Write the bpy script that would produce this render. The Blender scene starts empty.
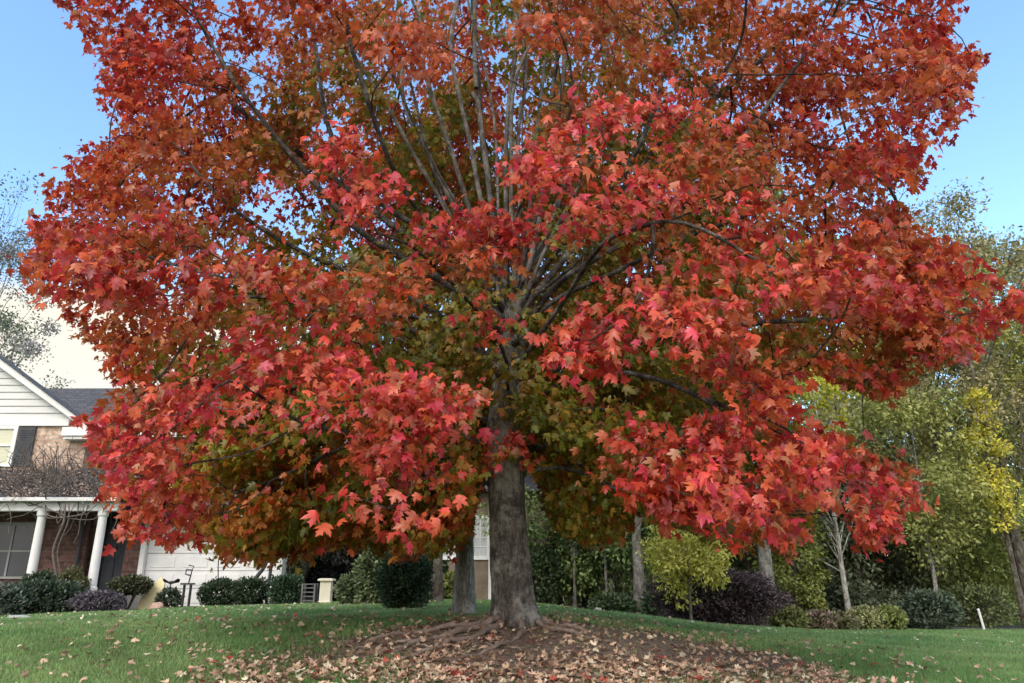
import bpy, math, random
import numpy as np
from mathutils import Vector, Matrix, noise as mnoise

rng = np.random.default_rng(11)
random.seed(5)
R = math.radians
scene = bpy.context.scene
COL = scene.collection

# ------------------------------------------------------------------ camera
CAM_H, PITCH, FPX = 1.5, R(18.0), 750.0
cd = bpy.data.cameras.new('camera'); cam = bpy.data.objects.new('camera', cd); COL.objects.link(cam)
cam.location = (0, 0, CAM_H); cam.rotation_euler = (R(90) + PITCH, 0, 0)
cd.sensor_width = 36; cd.lens = 36 * FPX / 1024; cd.clip_start = .1; cd.clip_end = 6000
scene.camera = cam
SP, CP = math.sin(PITCH), math.cos(PITCH)

def pt(px, py, Y):
    """point at distance Y in front of the photographer on the bearing of a photo measurement"""
    u, v = (px - 512) / FPX, (341.5 - py) / FPX
    t = Y / (CP - v * SP)
    return Vector((u * t, Y, CAM_H + t * (SP + v * CP)))

def bearing(P):
    """bearing (in photo units) of world points P (N,3)"""
    P = np.atleast_2d(P)
    dz = P[:, 2] - CAM_H
    f = P[:, 1] * CP + dz * SP
    up = -P[:, 1] * SP + dz * CP
    return 512 + FPX * P[:, 0] / f, 341.5 - FPX * up / f, f

# ------------------------------------------------------------------ terrain
def sstep(a, b, x):
    t = np.clip((x - a) / (b - a), 0, 1)
    return t * t * (3 - 2 * t)

def ground_z(x, y):
    x = np.asarray(x, float); y = np.asarray(y, float)
    h = 1.06 * sstep(1.0, 10.5, y)
    left = -0.0021 * np.minimum(x, 0) ** 2 * sstep(4, 12, y)
    left = np.maximum(left, -1.0)
    xr = np.maximum(x - .3, 0)
    right = -0.62 * (1 - np.exp(-(xr / 4.6) ** 1.6)) * sstep(3, 10, y)
    drop = -0.028 * np.clip(y - 16, 0, 26) * sstep(-1.5, 3.5, x)
    rr = np.hypot(x - .03, y - 9.0)
    mound = 0.10 * np.exp(-(rr / 1.3) ** 2)
    bump = .018 * np.sin(x * 1.7 + .6 * y) * np.sin(y * 1.3 - .4 * x) + .008 * np.sin(x * 4.1 + 1.1) * np.sin(y * 3.7)
    far = sstep(70, 400, np.hypot(x, y))
    return (h + left + right + drop + mound + bump) * (1 - far)

def gz(x, y): return float(ground_z(x, y))

def vnoise(x, y, s=1.0, seed=0.0):
    """cheap smooth 2-D noise in 0..1 (sum of rotated sines)"""
    a = np.zeros_like(np.asarray(x, float))
    for i, (fx, fy, ph) in enumerate([(1.3, .7, .3), (-.8, 1.6, 2.1), (2.3, -1.1, 4.0), (1.1, 2.7, 1.2), (-3.1, 1.9, 5.2), (3.7, 3.3, .9)]):
        a = a + np.sin(s * (fx * x + fy * y) + ph + seed) / (1 + .45 * i)
    return .5 + a / 6.5

def soil_mask(x, y):
    """1 on the bare ground below the maple, 0 on the lawn"""
    cx = .35
    dx = np.where(x < cx, (x - cx) / 2.75, (x - cx) / 3.1)
    dy = np.where(y < 8.3, (y - 8.3) / 1.9, (y - 8.3) / 1.75)
    d = np.sqrt(dx ** 2 + dy ** 2) + .38 * (vnoise(x, y, 1.9) - .5) + .16 * (vnoise(x, y, 6.0, 2) - .5)
    return 1 - sstep(.66, 1.14, d)

# ------------------------------------------------------------------ object helpers
def tag(o, label=None, cat=None, group=None, kind=None):
    if label: o['label'] = label
    if cat: o['category'] = cat
    if group: o['group'] = group
    if kind: o['kind'] = kind
    return o

def empty(name, loc, label=None, cat=None, group=None, rz=0):
    o = bpy.data.objects.new(name, None); COL.objects.link(o)
    o.location = loc; o.rotation_euler = (0, 0, rz); o.empty_display_size = .2
    return tag(o, label, cat, group)

def link(name, me, mat, parent=None):
    o = bpy.data.objects.new(name, me); COL.objects.link(o)
    if mat is not None: me.materials.append(mat)
    if parent is not None:
        o.parent = parent
    return o

def np_mesh(name, V, T, colors=None, smooth=False):
    """mesh from (N,3) verts and (M,k) faces; colors (N,3) as point colour attribute 'Col'"""
    V = np.asarray(V, np.float32); T = np.asarray(T, np.int32)
    k = T.shape[1]
    me = bpy.data.meshes.new(name)
    me.vertices.add(len(V)); me.vertices.foreach_set('co', V.ravel())
    me.loops.add(T.size); me.loops.foreach_set('vertex_index', T.ravel())
    me.polygons.add(len(T))
    me.polygons.foreach_set('loop_start', np.arange(0, T.size, k, dtype=np.int32))
    me.polygons.foreach_set('loop_total', np.full(len(T), k, np.int32))
    if smooth: me.polygons.foreach_set('use_smooth', np.ones(len(T), bool))
    me.update(calc_edges=True)
    if colors is not None:
        ca = me.color_attributes.new('Col', 'FLOAT_COLOR', 'POINT')
        c4 = np.ones((len(V), 4), np.float32); c4[:, :3] = colors
        ca.data.foreach_set('color', c4.ravel())
    return me

class MB:
    """collects polygons of one mesh"""
    def __init__(s): s.v = []; s.f = []
    def add(s, vs, fs):
        b = len(s.v); s.v += [tuple(p) for p in vs]; s.f += [tuple(i + b for i in f) for f in fs]; return s
    def box(s, x0, x1, y0, y1, z0, z1, M=None):
        vs = [Vector(p) for p in [(x0,y0,z0),(x1,y0,z0),(x1,y1,z0),(x0,y1,z0),(x0,y0,z1),(x1,y0,z1),(x1,y1,z1),(x0,y1,z1)]]
        if M is not None: vs = [M @ p for p in vs]
        return s.add(vs, [(0,3,2,1),(4,5,6,7),(0,1,5,4),(1,2,6,5),(2,3,7,6),(3,0,4,7)])
    def prism(s, poly, y0, y1):
        """polygon in x,z extruded along y"""
        n = len(poly)
        vs = [(x, y0, z) for x, z in poly] + [(x, y1, z) for x, z in poly]
        fs = [tuple(range(n)), tuple(range(2*n-1, n-1, -1))] + [(i, i+n, (i+1) % n + n, (i+1) % n) for i in range(n)]
        return s.add(vs, fs)
    def tube(s, pts, rads, n=8, cap=True):
        pts = [Vector(p) for p in pts]
        if not hasattr(rads, '__len__'): rads = [rads] * len(pts)
        rads = [float(r) for r in rads]
        b = []; prev = None
        for i, p in enumerate(pts):
            d = (pts[min(i+1, len(pts)-1)] - pts[max(i-1, 0)]).normalized()
            if prev is None:
                a = d.orthogonal().normalized()
            else:
                a = (prev - d * prev.dot(d))
                a = a.normalized() if a.length > 1e-5 else d.orthogonal().normalized()
            prev = a; c = d.cross(a)
            b.append([p + rads[i] * (math.cos(2*math.pi*k/n) * a + math.sin(2*math.pi*k/n) * c) for k in range(n)])
        vs = [q for r in b for q in r]; fs = []
        for i in range(len(pts) - 1):
            for k in range(n):
                fs.append((i*n+k, i*n+(k+1) % n, (i+1)*n+(k+1) % n, (i+1)*n+k))
        if cap: fs += [tuple(range(n-1, -1, -1)), tuple(range((len(pts)-1)*n, len(pts)*n))]
        return s.add(vs, fs)
    def lathe(s, prof, c=(0,0,0), n=16):
        vs = []; fs = []
        for r, z in prof:
            vs += [(c[0]+r*math.cos(2*math.pi*k/n), c[1]+r*math.sin(2*math.pi*k/n), c[2]+z) for k in range(n)]
        for i in range(len(prof)-1):
            for k in range(n): fs.append((i*n+k, i*n+(k+1) % n, (i+1)*n+(k+1) % n, (i+1)*n+k))
        fs += [tuple(range(n-1, -1, -1)), tuple(range((len(prof)-1)*n, len(prof)*n))]
        return s.add(vs, fs)
    def build(s, name, mat, parent=None, smooth=False, bevel=0):
        me = bpy.data.meshes.new(name); me.from_pydata(s.v, [], s.f); me.update()
        if smooth: me.polygons.foreach_set('use_smooth', np.ones(len(me.polygons), bool))
        o = link(name, me, mat, parent)
        if bevel:
            m = o.modifiers.new('bevel', 'BEVEL'); m.width = bevel; m.segments = 2; m.limit_method = 'ANGLE'
        return o

# ------------------------------------------------------------------ materials
def newmat(name):
    m = bpy.data.materials.new(name); m.use_nodes = True
    nt = m.node_tree; nt.nodes.clear()
    out = nt.nodes.new('ShaderNodeOutputMaterial')
    return m, nt, out

def N(nt, typ, **kw):
    n = nt.nodes.new(typ)
    for k, v in kw.items(): setattr(n, k, v)
    return n

def setin(n, **kw):
    for k, v in kw.items(): n.inputs[k.replace('_', ' ')].default_value = v

def ramp(nt, fac, stops):
    r = nt.nodes.new('ShaderNodeValToRGB')
    el = r.color_ramp.elements
    while len(el) < len(stops): el.new(.5)
    for e, (p, c) in zip(el, stops): e.position = p; e.color = (*c, 1)
    nt.links.new(fac, r.inputs['Fac']); return r.outputs['Color']

def noisy_mat(name, c1, c2, scale=6, rough=.7, bump=.2, bscale=None, stretch=(1,1,1), detail=6, spec=.3):
    m, nt, out = newmat(name)
    tc = N(nt, 'ShaderNodeTexCoord'); mp = N(nt, 'ShaderNodeMapping'); mp.inputs['Scale'].default_value = stretch
    nt.links.new(tc.outputs['Object'], mp.inputs['Vector'])
    no = N(nt, 'ShaderNodeTexNoise'); setin(no, Scale=scale, Detail=detail, Roughness=.65)
    nt.links.new(mp.outputs[0], no.inputs['Vector'])
    col = ramp(nt, no.outputs['Fac'], [(.3, c1), (.7, c2)])
    b = N(nt, 'ShaderNodeBsdfPrincipled'); setin(b, Roughness=rough); b.inputs['Specular IOR Level'].default_value = spec
    nt.links.new(col, b.inputs['Base Color'])
    if bump:
        n2 = N(nt, 'ShaderNodeTexNoise'); setin(n2, Scale=bscale or scale * 4, Detail=4)
        nt.links.new(mp.outputs[0], n2.inputs['Vector'])
        bp = N(nt, 'ShaderNodeBump'); setin(bp, Strength=bump, Distance=.03)
        nt.links.new(n2.outputs['Fac'], bp.inputs['Height']); nt.links.new(bp.outputs[0], b.inputs['Normal'])
    nt.links.new(b.outputs[0], out.inputs[0]); return m

def leaf_mat(name, trans=.35, rough=.5, gloss=.06, mottled=14):
    m, nt, out = newmat(name)
    at = N(nt, 'ShaderNodeVertexColor'); at.layer_name = 'Col'
    tc = N(nt, 'ShaderNodeTexCoord'); no = N(nt, 'ShaderNodeTexNoise'); setin(no, Scale=mottled, Detail=3)
    nt.links.new(tc.outputs['Object'], no.inputs['Vector'])
    mr = N(nt, 'ShaderNodeMapRange'); setin(mr, From_Min=.25, From_Max=.75, To_Min=.72, To_Max=1.25)
    nt.links.new(no.outputs['Fac'], mr.inputs['Value'])
    mx = N(nt, 'ShaderNodeVectorMath', operation='SCALE')
    nt.links.new(at.outputs['Color'], mx.inputs[0]); nt.links.new(mr.outputs[0], mx.inputs['Scale'])
    d = N(nt, 'ShaderNodeBsdfDiffuse'); t = N(nt, 'ShaderNodeBsdfTranslucent')
    g = N(nt, 'ShaderNodeBsdfGlossy'); setin(g, Roughness=rough); g.inputs['Color'].default_value = (.9, .9, .95, 1)
    nt.links.new(mx.outputs[0], d.inputs['Color']); nt.links.new(mx.outputs[0], t.inputs['Color'])
    a = N(nt, 'ShaderNodeMixShader'); a.inputs[0].default_value = trans
    nt.links.new(d.outputs[0], a.inputs[1]); nt.links.new(t.outputs[0], a.inputs[2])
    b = N(nt, 'ShaderNodeMixShader'); b.inputs[0].default_value = gloss
    nt.links.new(a.outputs[0], b.inputs[1]); nt.links.new(g.outputs[0], b.inputs[2])
    nt.links.new(b.outputs[0], out.inputs[0]); return m

def bark_mat(name, dark, light, lichen, scale=9, zs=.28, strength=.9):
    m, nt, out = newmat(name)
    tc = N(nt, 'ShaderNodeTexCoord'); mp = N(nt, 'ShaderNodeMapping'); mp.inputs['Scale'].default_value = (1, 1, zs)
    nt.links.new(tc.outputs['Object'], mp.inputs['Vector'])
    n1 = N(nt, 'ShaderNodeTexNoise'); setin(n1, Scale=scale, Detail=8, Roughness=.7, Distortion=.8)
    vo = N(nt, 'ShaderNodeTexVoronoi', feature='DISTANCE_TO_EDGE'); setin(vo, Scale=scale * 1.3)
    mp2 = N(nt, 'ShaderNodeMixRGB'); mp2.inputs[0].default_value = .12
    nt.links.new(mp.outputs[0], n1.inputs['Vector'])
    nt.links.new(mp.outputs[0], mp2.inputs[1]); nt.links.new(n1.outputs['Color'], mp2.inputs[2])
    nt.links.new(mp2.outputs[0], vo.inputs['Vector'])
    base = ramp(nt, n1.outputs['Fac'], [(.3, dark), (.68, light)])
    edge = ramp(nt, vo.outputs['Distance'], [(0, (.45, .45, .45)), (.16, (1, 1, 1))])
    mul = N(nt, 'ShaderNodeMixRGB', blend_type='MULTIPLY'); mul.inputs[0].default_value = strength
    nt.links.new(base, mul.inputs[1]); nt.links.new(edge, mul.inputs[2])
    n2 = N(nt, 'ShaderNodeTexNoise'); setin(n2, Scale=3.2, Detail=7, Roughness=.75)
    nt.links.new(tc.outputs['Object'], n2.inputs['Vector'])
    lf = ramp(nt, n2.outputs['Fac'], [(.48, (0, 0, 0)), (.62, (.75, .75, .75))])
    li = N(nt, 'ShaderNodeMixRGB'); li.inputs[2].default_value = (*lichen, 1)
    nt.links.new(lf, li.inputs[0]); nt.links.new(mul.outputs[0], li.inputs[1])
    b = N(nt, 'ShaderNodeBsdfPrincipled'); setin(b, Roughness=.9); b.inputs['Specular IOR Level'].default_value = .15
    nt.links.new(li.outputs[0], b.inputs['Base Color'])
    ad = N(nt, 'ShaderNodeMath', operation='ADD'); nt.links.new(n1.outputs['Fac'], ad.inputs[0]); nt.links.new(vo.outputs['Distance'], ad.inputs[1])
    bp = N(nt, 'ShaderNodeBump'); setin(bp, Strength=1.0, Distance=.06)
    nt.links.new(ad.outputs[0], bp.inputs['Height']); nt.links.new(bp.outputs[0], b.inputs['Normal'])
    nt.links.new(b.outputs[0], out.inputs[0]); return m

def brick_mat(name, c1, c2, mortar, scale=1.0):
    m, nt, out = newmat(name)
    tc = N(nt, 'ShaderNodeTexCoord'); sx = N(nt, 'ShaderNodeSeparateXYZ'); cx = N(nt, 'ShaderNodeCombineXYZ')
    nt.links.new(tc.outputs['Object'], sx.inputs[0])
    ad = N(nt, 'ShaderNodeMath', operation='ADD')
    nt.links.new(sx.outputs['X'], ad.inputs[0]); nt.links.new(sx.outputs['Y'], ad.inputs[1])
    nt.links.new(ad.outputs[0], cx.inputs['X']); nt.links.new(sx.outputs['Z'], cx.inputs['Y'])
    br = N(nt, 'ShaderNodeTexBrick'); setin(br, Scale=scale, Brick_Width=.42, Row_Height=.13, Mortar_Size=.014, Bias=.1)
    br.inputs['Color1'].default_value = (*c1, 1); br.inputs['Color2'].default_value = (*c2, 1); br.inputs['Mortar'].default_value = (*mortar, 1)
    no0 = N(nt, 'ShaderNodeTexNoise'); setin(no0, Scale=3, Detail=2)
    nt.links.new(tc.outputs['Object'], no0.inputs['Vector'])
    mixv = N(nt, 'ShaderNodeMixRGB', blend_type='ADD'); mixv.inputs[0].default_value = .05
    nt.links.new(cx.outputs[0], mixv.inputs[1]); nt.links.new(no0.outputs['Color'], mixv.inputs[2])
    nt.links.new(mixv.outputs[0], br.inputs['Vector'])
    no = N(nt, 'ShaderNodeTexNoise'); setin(no, Scale=7, Detail=6, Roughness=.7)
    nt.links.new(tc.outputs['Object'], no.inputs['Vector'])
    var = ramp(nt, no.outputs['Fac'], [(.32, (.35, .33, .34)), (.68, (1.4, 1.34, 1.3))])
    mu = N(nt, 'ShaderNodeMixRGB', blend_type='MULTIPLY'); mu.inputs[0].default_value = .9
    nt.links.new(br.outputs['Color'], mu.inputs[1]); nt.links.new(var, mu.inputs[2])
    b = N(nt, 'ShaderNodeBsdfPrincipled'); setin(b, Roughness=.9)
    nt.links.new(mu.outputs[0], b.inputs['Base Color'])
    bp = N(nt, 'ShaderNodeBump'); setin(bp, Strength=.6, Distance=.02); bp.invert = True
    nt.links.new(br.outputs['Fac'], bp.inputs['Height']); nt.links.new(bp.outputs[0], b.inputs['Normal'])
    nt.links.new(b.outputs[0], out.inputs[0]); return m

def glass_mat(name, col, rough=.08):
    m, nt, out = newmat(name)
    b = N(nt, 'ShaderNodeBsdfPrincipled'); setin(b, Roughness=rough)
    tc = N(nt, 'ShaderNodeTexCoord'); no = N(nt, 'ShaderNodeTexNoise'); setin(no, Scale=1.5, Detail=3)
    nt.links.new(tc.outputs['Object'], no.inputs['Vector'])
    c = ramp(nt, no.outputs['Fac'], [(.3, tuple(x * .7 for x in col)), (.7, tuple(min(1, x * 1.2) for x in col))])
    nt.links.new(c, b.inputs['Base Color']); nt.links.new(b.outputs[0], out.inputs[0]); return m

M = {}
M['maple_leaf'] = leaf_mat('maple_leaf', .48, .42, .035, 16)
M['wood_leaf'] = leaf_mat('wood_leaf', .3, .55, .035, 3)
M['grass'] = leaf_mat('grass_blade', .42, .5, .03, 2)
M['dry_leaf'] = leaf_mat('dry_leaf', .1, .6, .03, 25)
M['bark'] = bark_mat('maple_bark', (.06, .052, .048), (.35, .325, .305), (.64, .63, .60), scale=14)
M['limb'] = bark_mat('silhouette_limb_bark', (.025, .021, .02), (.12, .105, .10), (.26, .25, .24), scale=9, zs=.5, strength=.6)  # bark darkened: the silhouetted look of the limbs is put into the colour
M['leader'] = bark_mat('lit_leader_bark', (.06, .055, .052), (.25, .23, .215), (.38, .37, .35), scale=8, zs=.35, strength=.6)  # paler bark: the light on the leaders is put into the colour
M['root'] = noisy_mat('root_bark', (.09, .068, .056), (.34, .27, .23), scale=9, rough=.9, bump=.6, stretch=(1, 1, 1))
M['grey_bark'] = bark_mat('grey_bark', (.09, .083, .075), (.26, .24, .22), (.36, .36, .33), scale=6)
M['brown_bark'] = bark_mat('brown_bark', (.045, .037, .03), (.15, .125, .10), (.2, .2, .17), scale=6)
M['pale_bark'] = bark_mat('pale_bark', (.22, .205, .19), (.56, .53, .49), (.68, .67, .63), scale=11)
M['white'] = noisy_mat('white_paint', (.66, .68, .70), (.80, .80, .80), scale=2.5, rough=.55, bump=.05)
M['white_siding'] = noisy_mat('white_siding', (.56, .57, .58), (.70, .70, .70), scale=1.2, rough=.6, bump=.08, stretch=(1, 1, 5))
M['shingle'] = brick_mat('grey_shingle', (.10, .103, .115), (.075, .078, .09), (.04, .04, .045), scale=1.2)
M['brick'] = brick_mat('pale_brown_brick', (.40, .27, .20), (.64, .49, .39), (.46, .41, .36))
M['red_brick'] = brick_mat('shade_darkened_brick', (.10, .048, .04), (.15, .075, .06), (.13, .11, .10))  # brick darkened: porch shade put into its colour
M['tan_wall'] = noisy_mat('tan_wall', (.14, .11, .085), (.24, .19, .15), scale=3, rough=.9, bump=.2)
M['dark'] = noisy_mat('dark_paint', (.012, .014, .018), (.03, .033, .04), scale=5, rough=.6, bump=.1)
M['slate'] = noisy_mat('slate_paint', (.035, .04, .05), (.06, .066, .078), scale=4, rough=.6, bump=.1)
M['iron'] = noisy_mat('black_iron', (.012, .012, .013), (.03, .03, .032), scale=20, rough=.5, bump=.2)
M['glass_dark'] = glass_mat('dark_glass', (.03, .035, .045))
M['blind'] = noisy_mat('pale_blind', (.52, .53, .42), (.66, .65, .50), scale=3, rough=.5, bump=.1, stretch=(.2, .2, 12))
M['cream'] = noisy_mat('cream_plastic', (.60, .57, .46), (.74, .70, .58), scale=3, rough=.6, bump=.05)
M['stone'] = noisy_mat('pale_stone', (.3, .3, .29), (.5, .5, .48), scale=7, rough=.9, bump=.6)
M['pink_stone'] = noisy_mat('pink_stone', (.42, .27, .22), (.58, .40, .33), scale=7, rough=.9, bump=.6)
M['grey_trim'] = noisy_mat('grey_trim', (.20, .20, .20), (.32, .32, .31), scale=4, rough=.7, bump=.05)
M['asphalt'] = noisy_mat('asphalt', (.045, .047, .05), (.075, .077, .08), scale=30, rough=.85, bump=.3)
M['concrete'] = noisy_mat('concrete', (.34, .34, .32), (.46, .45, .43), scale=8, rough=.9, bump=.3)
M['mulch'] = noisy_mat('mulch', (.03, .022, .018), (.09, .065, .05), scale=14, rough=.95, bump=.9, bscale=40)
M['twig'] = noisy_mat('bare_twig', (.085, .07, .066), (.20, .17, .155), scale=10, rough=.9, bump=.2)
M['grey_wood'] = noisy_mat('grey_wood', (.08, .08, .085), (.17, .17, .175), scale=9, rough=.85, bump=.3, stretch=(1, 1, .2))

# ------------------------------------------------------------------ world and sun
SUN_EL, SUN_AZ = R(38), R(205)     # azimuth clockwise from +Y: behind and left of the photographer
w = bpy.data.worlds.new('World'); scene.world = w; w.use_nodes = True
nt = w.node_tree; nt.nodes.clear()
out = N(nt, 'ShaderNodeOutputWorld'); bg = N(nt, 'ShaderNodeBackground'); bg.inputs['Strength'].default_value = .15
sky = N(nt, 'ShaderNodeTexSky', sky_type='NISHITA'); sky.sun_disc = False
sky.sun_elevation = SUN_EL; sky.sun_rotation = SUN_AZ; sky.altitude = 100; sky.air_density = 1.1; sky.dust_density = .8; sky.ozone_density = 1.6
tc = N(nt, 'ShaderNodeTexCoord'); sx = N(nt, 'ShaderNodeSeparateXYZ'); nt.links.new(tc.outputs['Generated'], sx.inputs[0])
mp = N(nt, 'ShaderNodeMapping'); mp.inputs['Scale'].default_value = (1, 1, 3.2); nt.links.new(tc.outputs['Generated'], mp.inputs[0])
no = N(nt, 'ShaderNodeTexNoise'); setin(no, Scale=2.6, Detail=7, Roughness=.55); nt.links.new(mp.outputs[0], no.inputs['Vector'])
# cloud bank: low, towards the left horizon
lo = N(nt, 'ShaderNodeMapRange', interpolation_type='SMOOTHSTEP'); setin(lo, From_Min=.50, From_Max=.16, To_Min=0, To_Max=.62)
nt.links.new(sx.outputs['Z'], lo.inputs['Value'])
lf = N(nt, 'ShaderNodeMapRange', interpolation_type='SMOOTHSTEP'); setin(lf, From_Min=.50, From_Max=-.45, To_Min=.3, To_Max=1)
nt.links.new(sx.outputs['X'], lf.inputs['Value'])
mu = N(nt, 'ShaderNodeMath', operation='MULTIPLY'); nt.links.new(lo.outputs[0], mu.inputs[0]); nt.links.new(lf.outputs[0], mu.inputs[1])
ad = N(nt, 'ShaderNodeMath', operation='ADD'); nt.links.new(no.outputs['Fac'], ad.inputs[0]); nt.links.new(mu.outputs[0], ad.inputs[1])
cf = N(nt, 'ShaderNodeMapRange', interpolation_type='SMOOTHSTEP'); setin(cf, From_Min=.76, From_Max=.98, To_Min=0, To_Max=.95)
nt.links.new(ad.outputs[0], cf.inputs['Value'])
ccol = ramp(nt, no.outputs['Fac'], [(.35, (5.4, 5.8, 6.2)), (.60, (7.3, 6.8, 5.6))])
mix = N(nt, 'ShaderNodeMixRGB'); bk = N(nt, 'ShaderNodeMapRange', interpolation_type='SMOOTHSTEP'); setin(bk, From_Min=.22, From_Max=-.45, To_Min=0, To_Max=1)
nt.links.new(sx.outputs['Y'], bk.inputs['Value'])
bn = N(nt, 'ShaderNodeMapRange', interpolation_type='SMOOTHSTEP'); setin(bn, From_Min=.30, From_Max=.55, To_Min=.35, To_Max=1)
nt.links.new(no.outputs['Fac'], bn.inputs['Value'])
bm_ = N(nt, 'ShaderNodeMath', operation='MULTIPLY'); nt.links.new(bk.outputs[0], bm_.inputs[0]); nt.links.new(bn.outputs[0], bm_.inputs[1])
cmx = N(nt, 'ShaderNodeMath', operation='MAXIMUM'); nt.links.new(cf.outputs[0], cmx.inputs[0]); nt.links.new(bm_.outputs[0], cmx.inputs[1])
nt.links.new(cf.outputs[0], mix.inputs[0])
mix2 = N(nt, 'ShaderNodeMixRGB'); nt.links.new(bm_.outputs[0], mix2.inputs[0]); mix2.inputs[2].default_value = (14.2, 13.2, 12.2, 1)  # bright cloud behind the camera, added as soft frontal fill
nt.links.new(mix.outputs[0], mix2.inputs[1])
gy_ = N(nt, 'ShaderNodeMapRange', interpolation_type='SMOOTHSTEP'); setin(gy_, From_Min=-.3, From_Max=.8, To_Min=3.0, To_Max=2.45)
nt.links.new(sx.outputs['Y'], gy_.inputs['Value'])
tint = N(nt, 'ShaderNodeMixRGB', blend_type='MULTIPLY'); tint.inputs[0].default_value = 1; tint.inputs[2].default_value = (.86, 1.0, 1.06, 1)
nt.links.new(sky.outputs[0], tint.inputs[1])
gain = N(nt, 'ShaderNodeVectorMath', operation='SCALE'); nt.links.new(tint.outputs[0], gain.inputs[0]); nt.links.new(gy_.outputs[0], gain.inputs['Scale'])
nt.links.new(gain.outputs[0], mix.inputs[1]); nt.links.new(ccol, mix.inputs[2])
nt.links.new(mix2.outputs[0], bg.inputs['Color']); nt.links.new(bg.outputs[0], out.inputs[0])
sd = bpy.data.lights.new('sun', 'SUN'); sun = bpy.data.objects.new('sun', sd); COL.objects.link(sun)
sd.energy = 2.0; sd.angle = R(22); sd.color = (1, .93, .82)
sdir = Vector((math.sin(SUN_AZ) * math.cos(SUN_EL), math.cos(SUN_AZ) * math.cos(SUN_EL), math.sin(SUN_EL)))
sun.rotation_euler = sdir.to_track_quat('Z', 'Y').to_euler(); sun.location = (-10, -20, 30)

# ------------------------------------------------------------------ ground sheet
def axis(lo, hi, fine0, fine1, st):
    a = list(np.arange(fine0, fine1 + 1e-6, st)); s = st; x = fine1
    while x < hi: s *= 1.35; x += s; a.append(x)
    s = st; x = fine0
    while x > lo: s *= 1.35; x -= s; a.insert(0, x)
    return np.array(a)
ax, ay = axis(-3000, 3000, -16, 16, .16), axis(-400, 4000, 3, 30, .16)
GX, GY = np.meshgrid(ax, ay); GZ = ground_z(GX, GY)
nx, ny = len(ax), len(ay)
V = np.stack([GX.ravel(), GY.ravel(), GZ.ravel()], 1)
ii = (np.arange(ny - 1)[:, None] * nx + np.arange(nx - 1)[None]).ravel()
F = np.stack([ii, ii + 1, ii + 1 + nx, ii + nx], 1)
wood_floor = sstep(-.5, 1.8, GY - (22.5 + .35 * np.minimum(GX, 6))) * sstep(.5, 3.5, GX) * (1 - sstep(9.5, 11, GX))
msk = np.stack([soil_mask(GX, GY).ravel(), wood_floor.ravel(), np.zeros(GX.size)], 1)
gm, nt, out = newmat('lawn_ground')
at = N(nt, 'ShaderNodeVertexColor'); at.layer_name = 'Col'; sp = N(nt, 'ShaderNodeSeparateColor'); nt.links.new(at.outputs[0], sp.inputs[0])
tc = N(nt, 'ShaderNodeTexCoord')
n1 = N(nt, 'ShaderNodeTexNoise'); setin(n1, Scale=.55, Detail=8, Roughness=.62); nt.links.new(tc.outputs['Object'], n1.inputs['Vector'])
n2 = N(nt, 'ShaderNodeTexNoise'); setin(n2, Scale=16, Detail=6, Roughness=.75); nt.links.new(tc.outputs['Object'], n2.inputs['Vector'])
gc = ramp(nt, n1.outputs['Fac'], [(.32, (.06, .115, .036)), (.55, (.09, .16, .05)), (.72, (.14, .18, .075))])
sc = ramp(nt, n2.outputs['Fac'], [(.28, (.085, .064, .052)), (.5, (.20, .155, .125)), (.74, (.36, .29, .24))])
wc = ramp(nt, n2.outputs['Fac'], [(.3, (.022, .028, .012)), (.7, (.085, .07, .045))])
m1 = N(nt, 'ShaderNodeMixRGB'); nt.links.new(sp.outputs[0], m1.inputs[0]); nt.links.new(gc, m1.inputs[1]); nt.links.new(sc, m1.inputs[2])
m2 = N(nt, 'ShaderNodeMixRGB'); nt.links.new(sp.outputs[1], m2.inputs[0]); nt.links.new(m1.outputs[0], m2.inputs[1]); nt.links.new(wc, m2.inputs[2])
b = N(nt, 'ShaderNodeBsdfPrincipled'); setin(b, Roughness=.95); b.inputs['Specular IOR Level'].default_value = .1
nt.links.new(m2.outputs[0], b.inputs['Base Color'])
bp = N(nt, 'ShaderNodeBump'); setin(bp, Strength=.8, Distance=.05); nt.links.new(n2.outputs['Fac'], bp.inputs['Height']); nt.links.new(bp.outputs[0], b.inputs['Normal'])
nt.links.new(b.outputs[0], out.inputs[0])
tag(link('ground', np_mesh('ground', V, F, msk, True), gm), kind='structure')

# ------------------------------------------------------------------ leaf instancing
def rot_frames(d, n):
    """(N,3,3) matrices with columns x, y=d (tip), z~n"""
    d = d / np.linalg.norm(d, axis=1, keepdims=True)
    x = np.cross(d, n); x /= np.linalg.norm(x, axis=1, keepdims=True) + 1e-9
    z = np.cross(x, d)
    return np.stack([x, d, z], 2)

def instance(tv, tt, P, F3, S, C):
    """copies of a template (tv verts, tt tris) into one vertex / triangle / colour set"""
    n, k = len(P), len(tv)
    V = np.einsum('nij,kj->nki', F3, tv) * S[:, None, None] + P[:, None, :]
    T = tt[None] + (np.arange(n) * k)[:, None, None]
    return V.reshape(-1, 3), T.reshape(-1, 3), np.repeat(C, k, 0)

def merge(sets):
    Vs, Ts, Cs = [], [], []; b = 0
    for V, T, C in sets:
        Vs.append(V); Ts.append(T + b); Cs.append(C); b += len(V)
    return np.concatenate(Vs), np.concatenate(Ts), np.concatenate(Cs)

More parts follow.
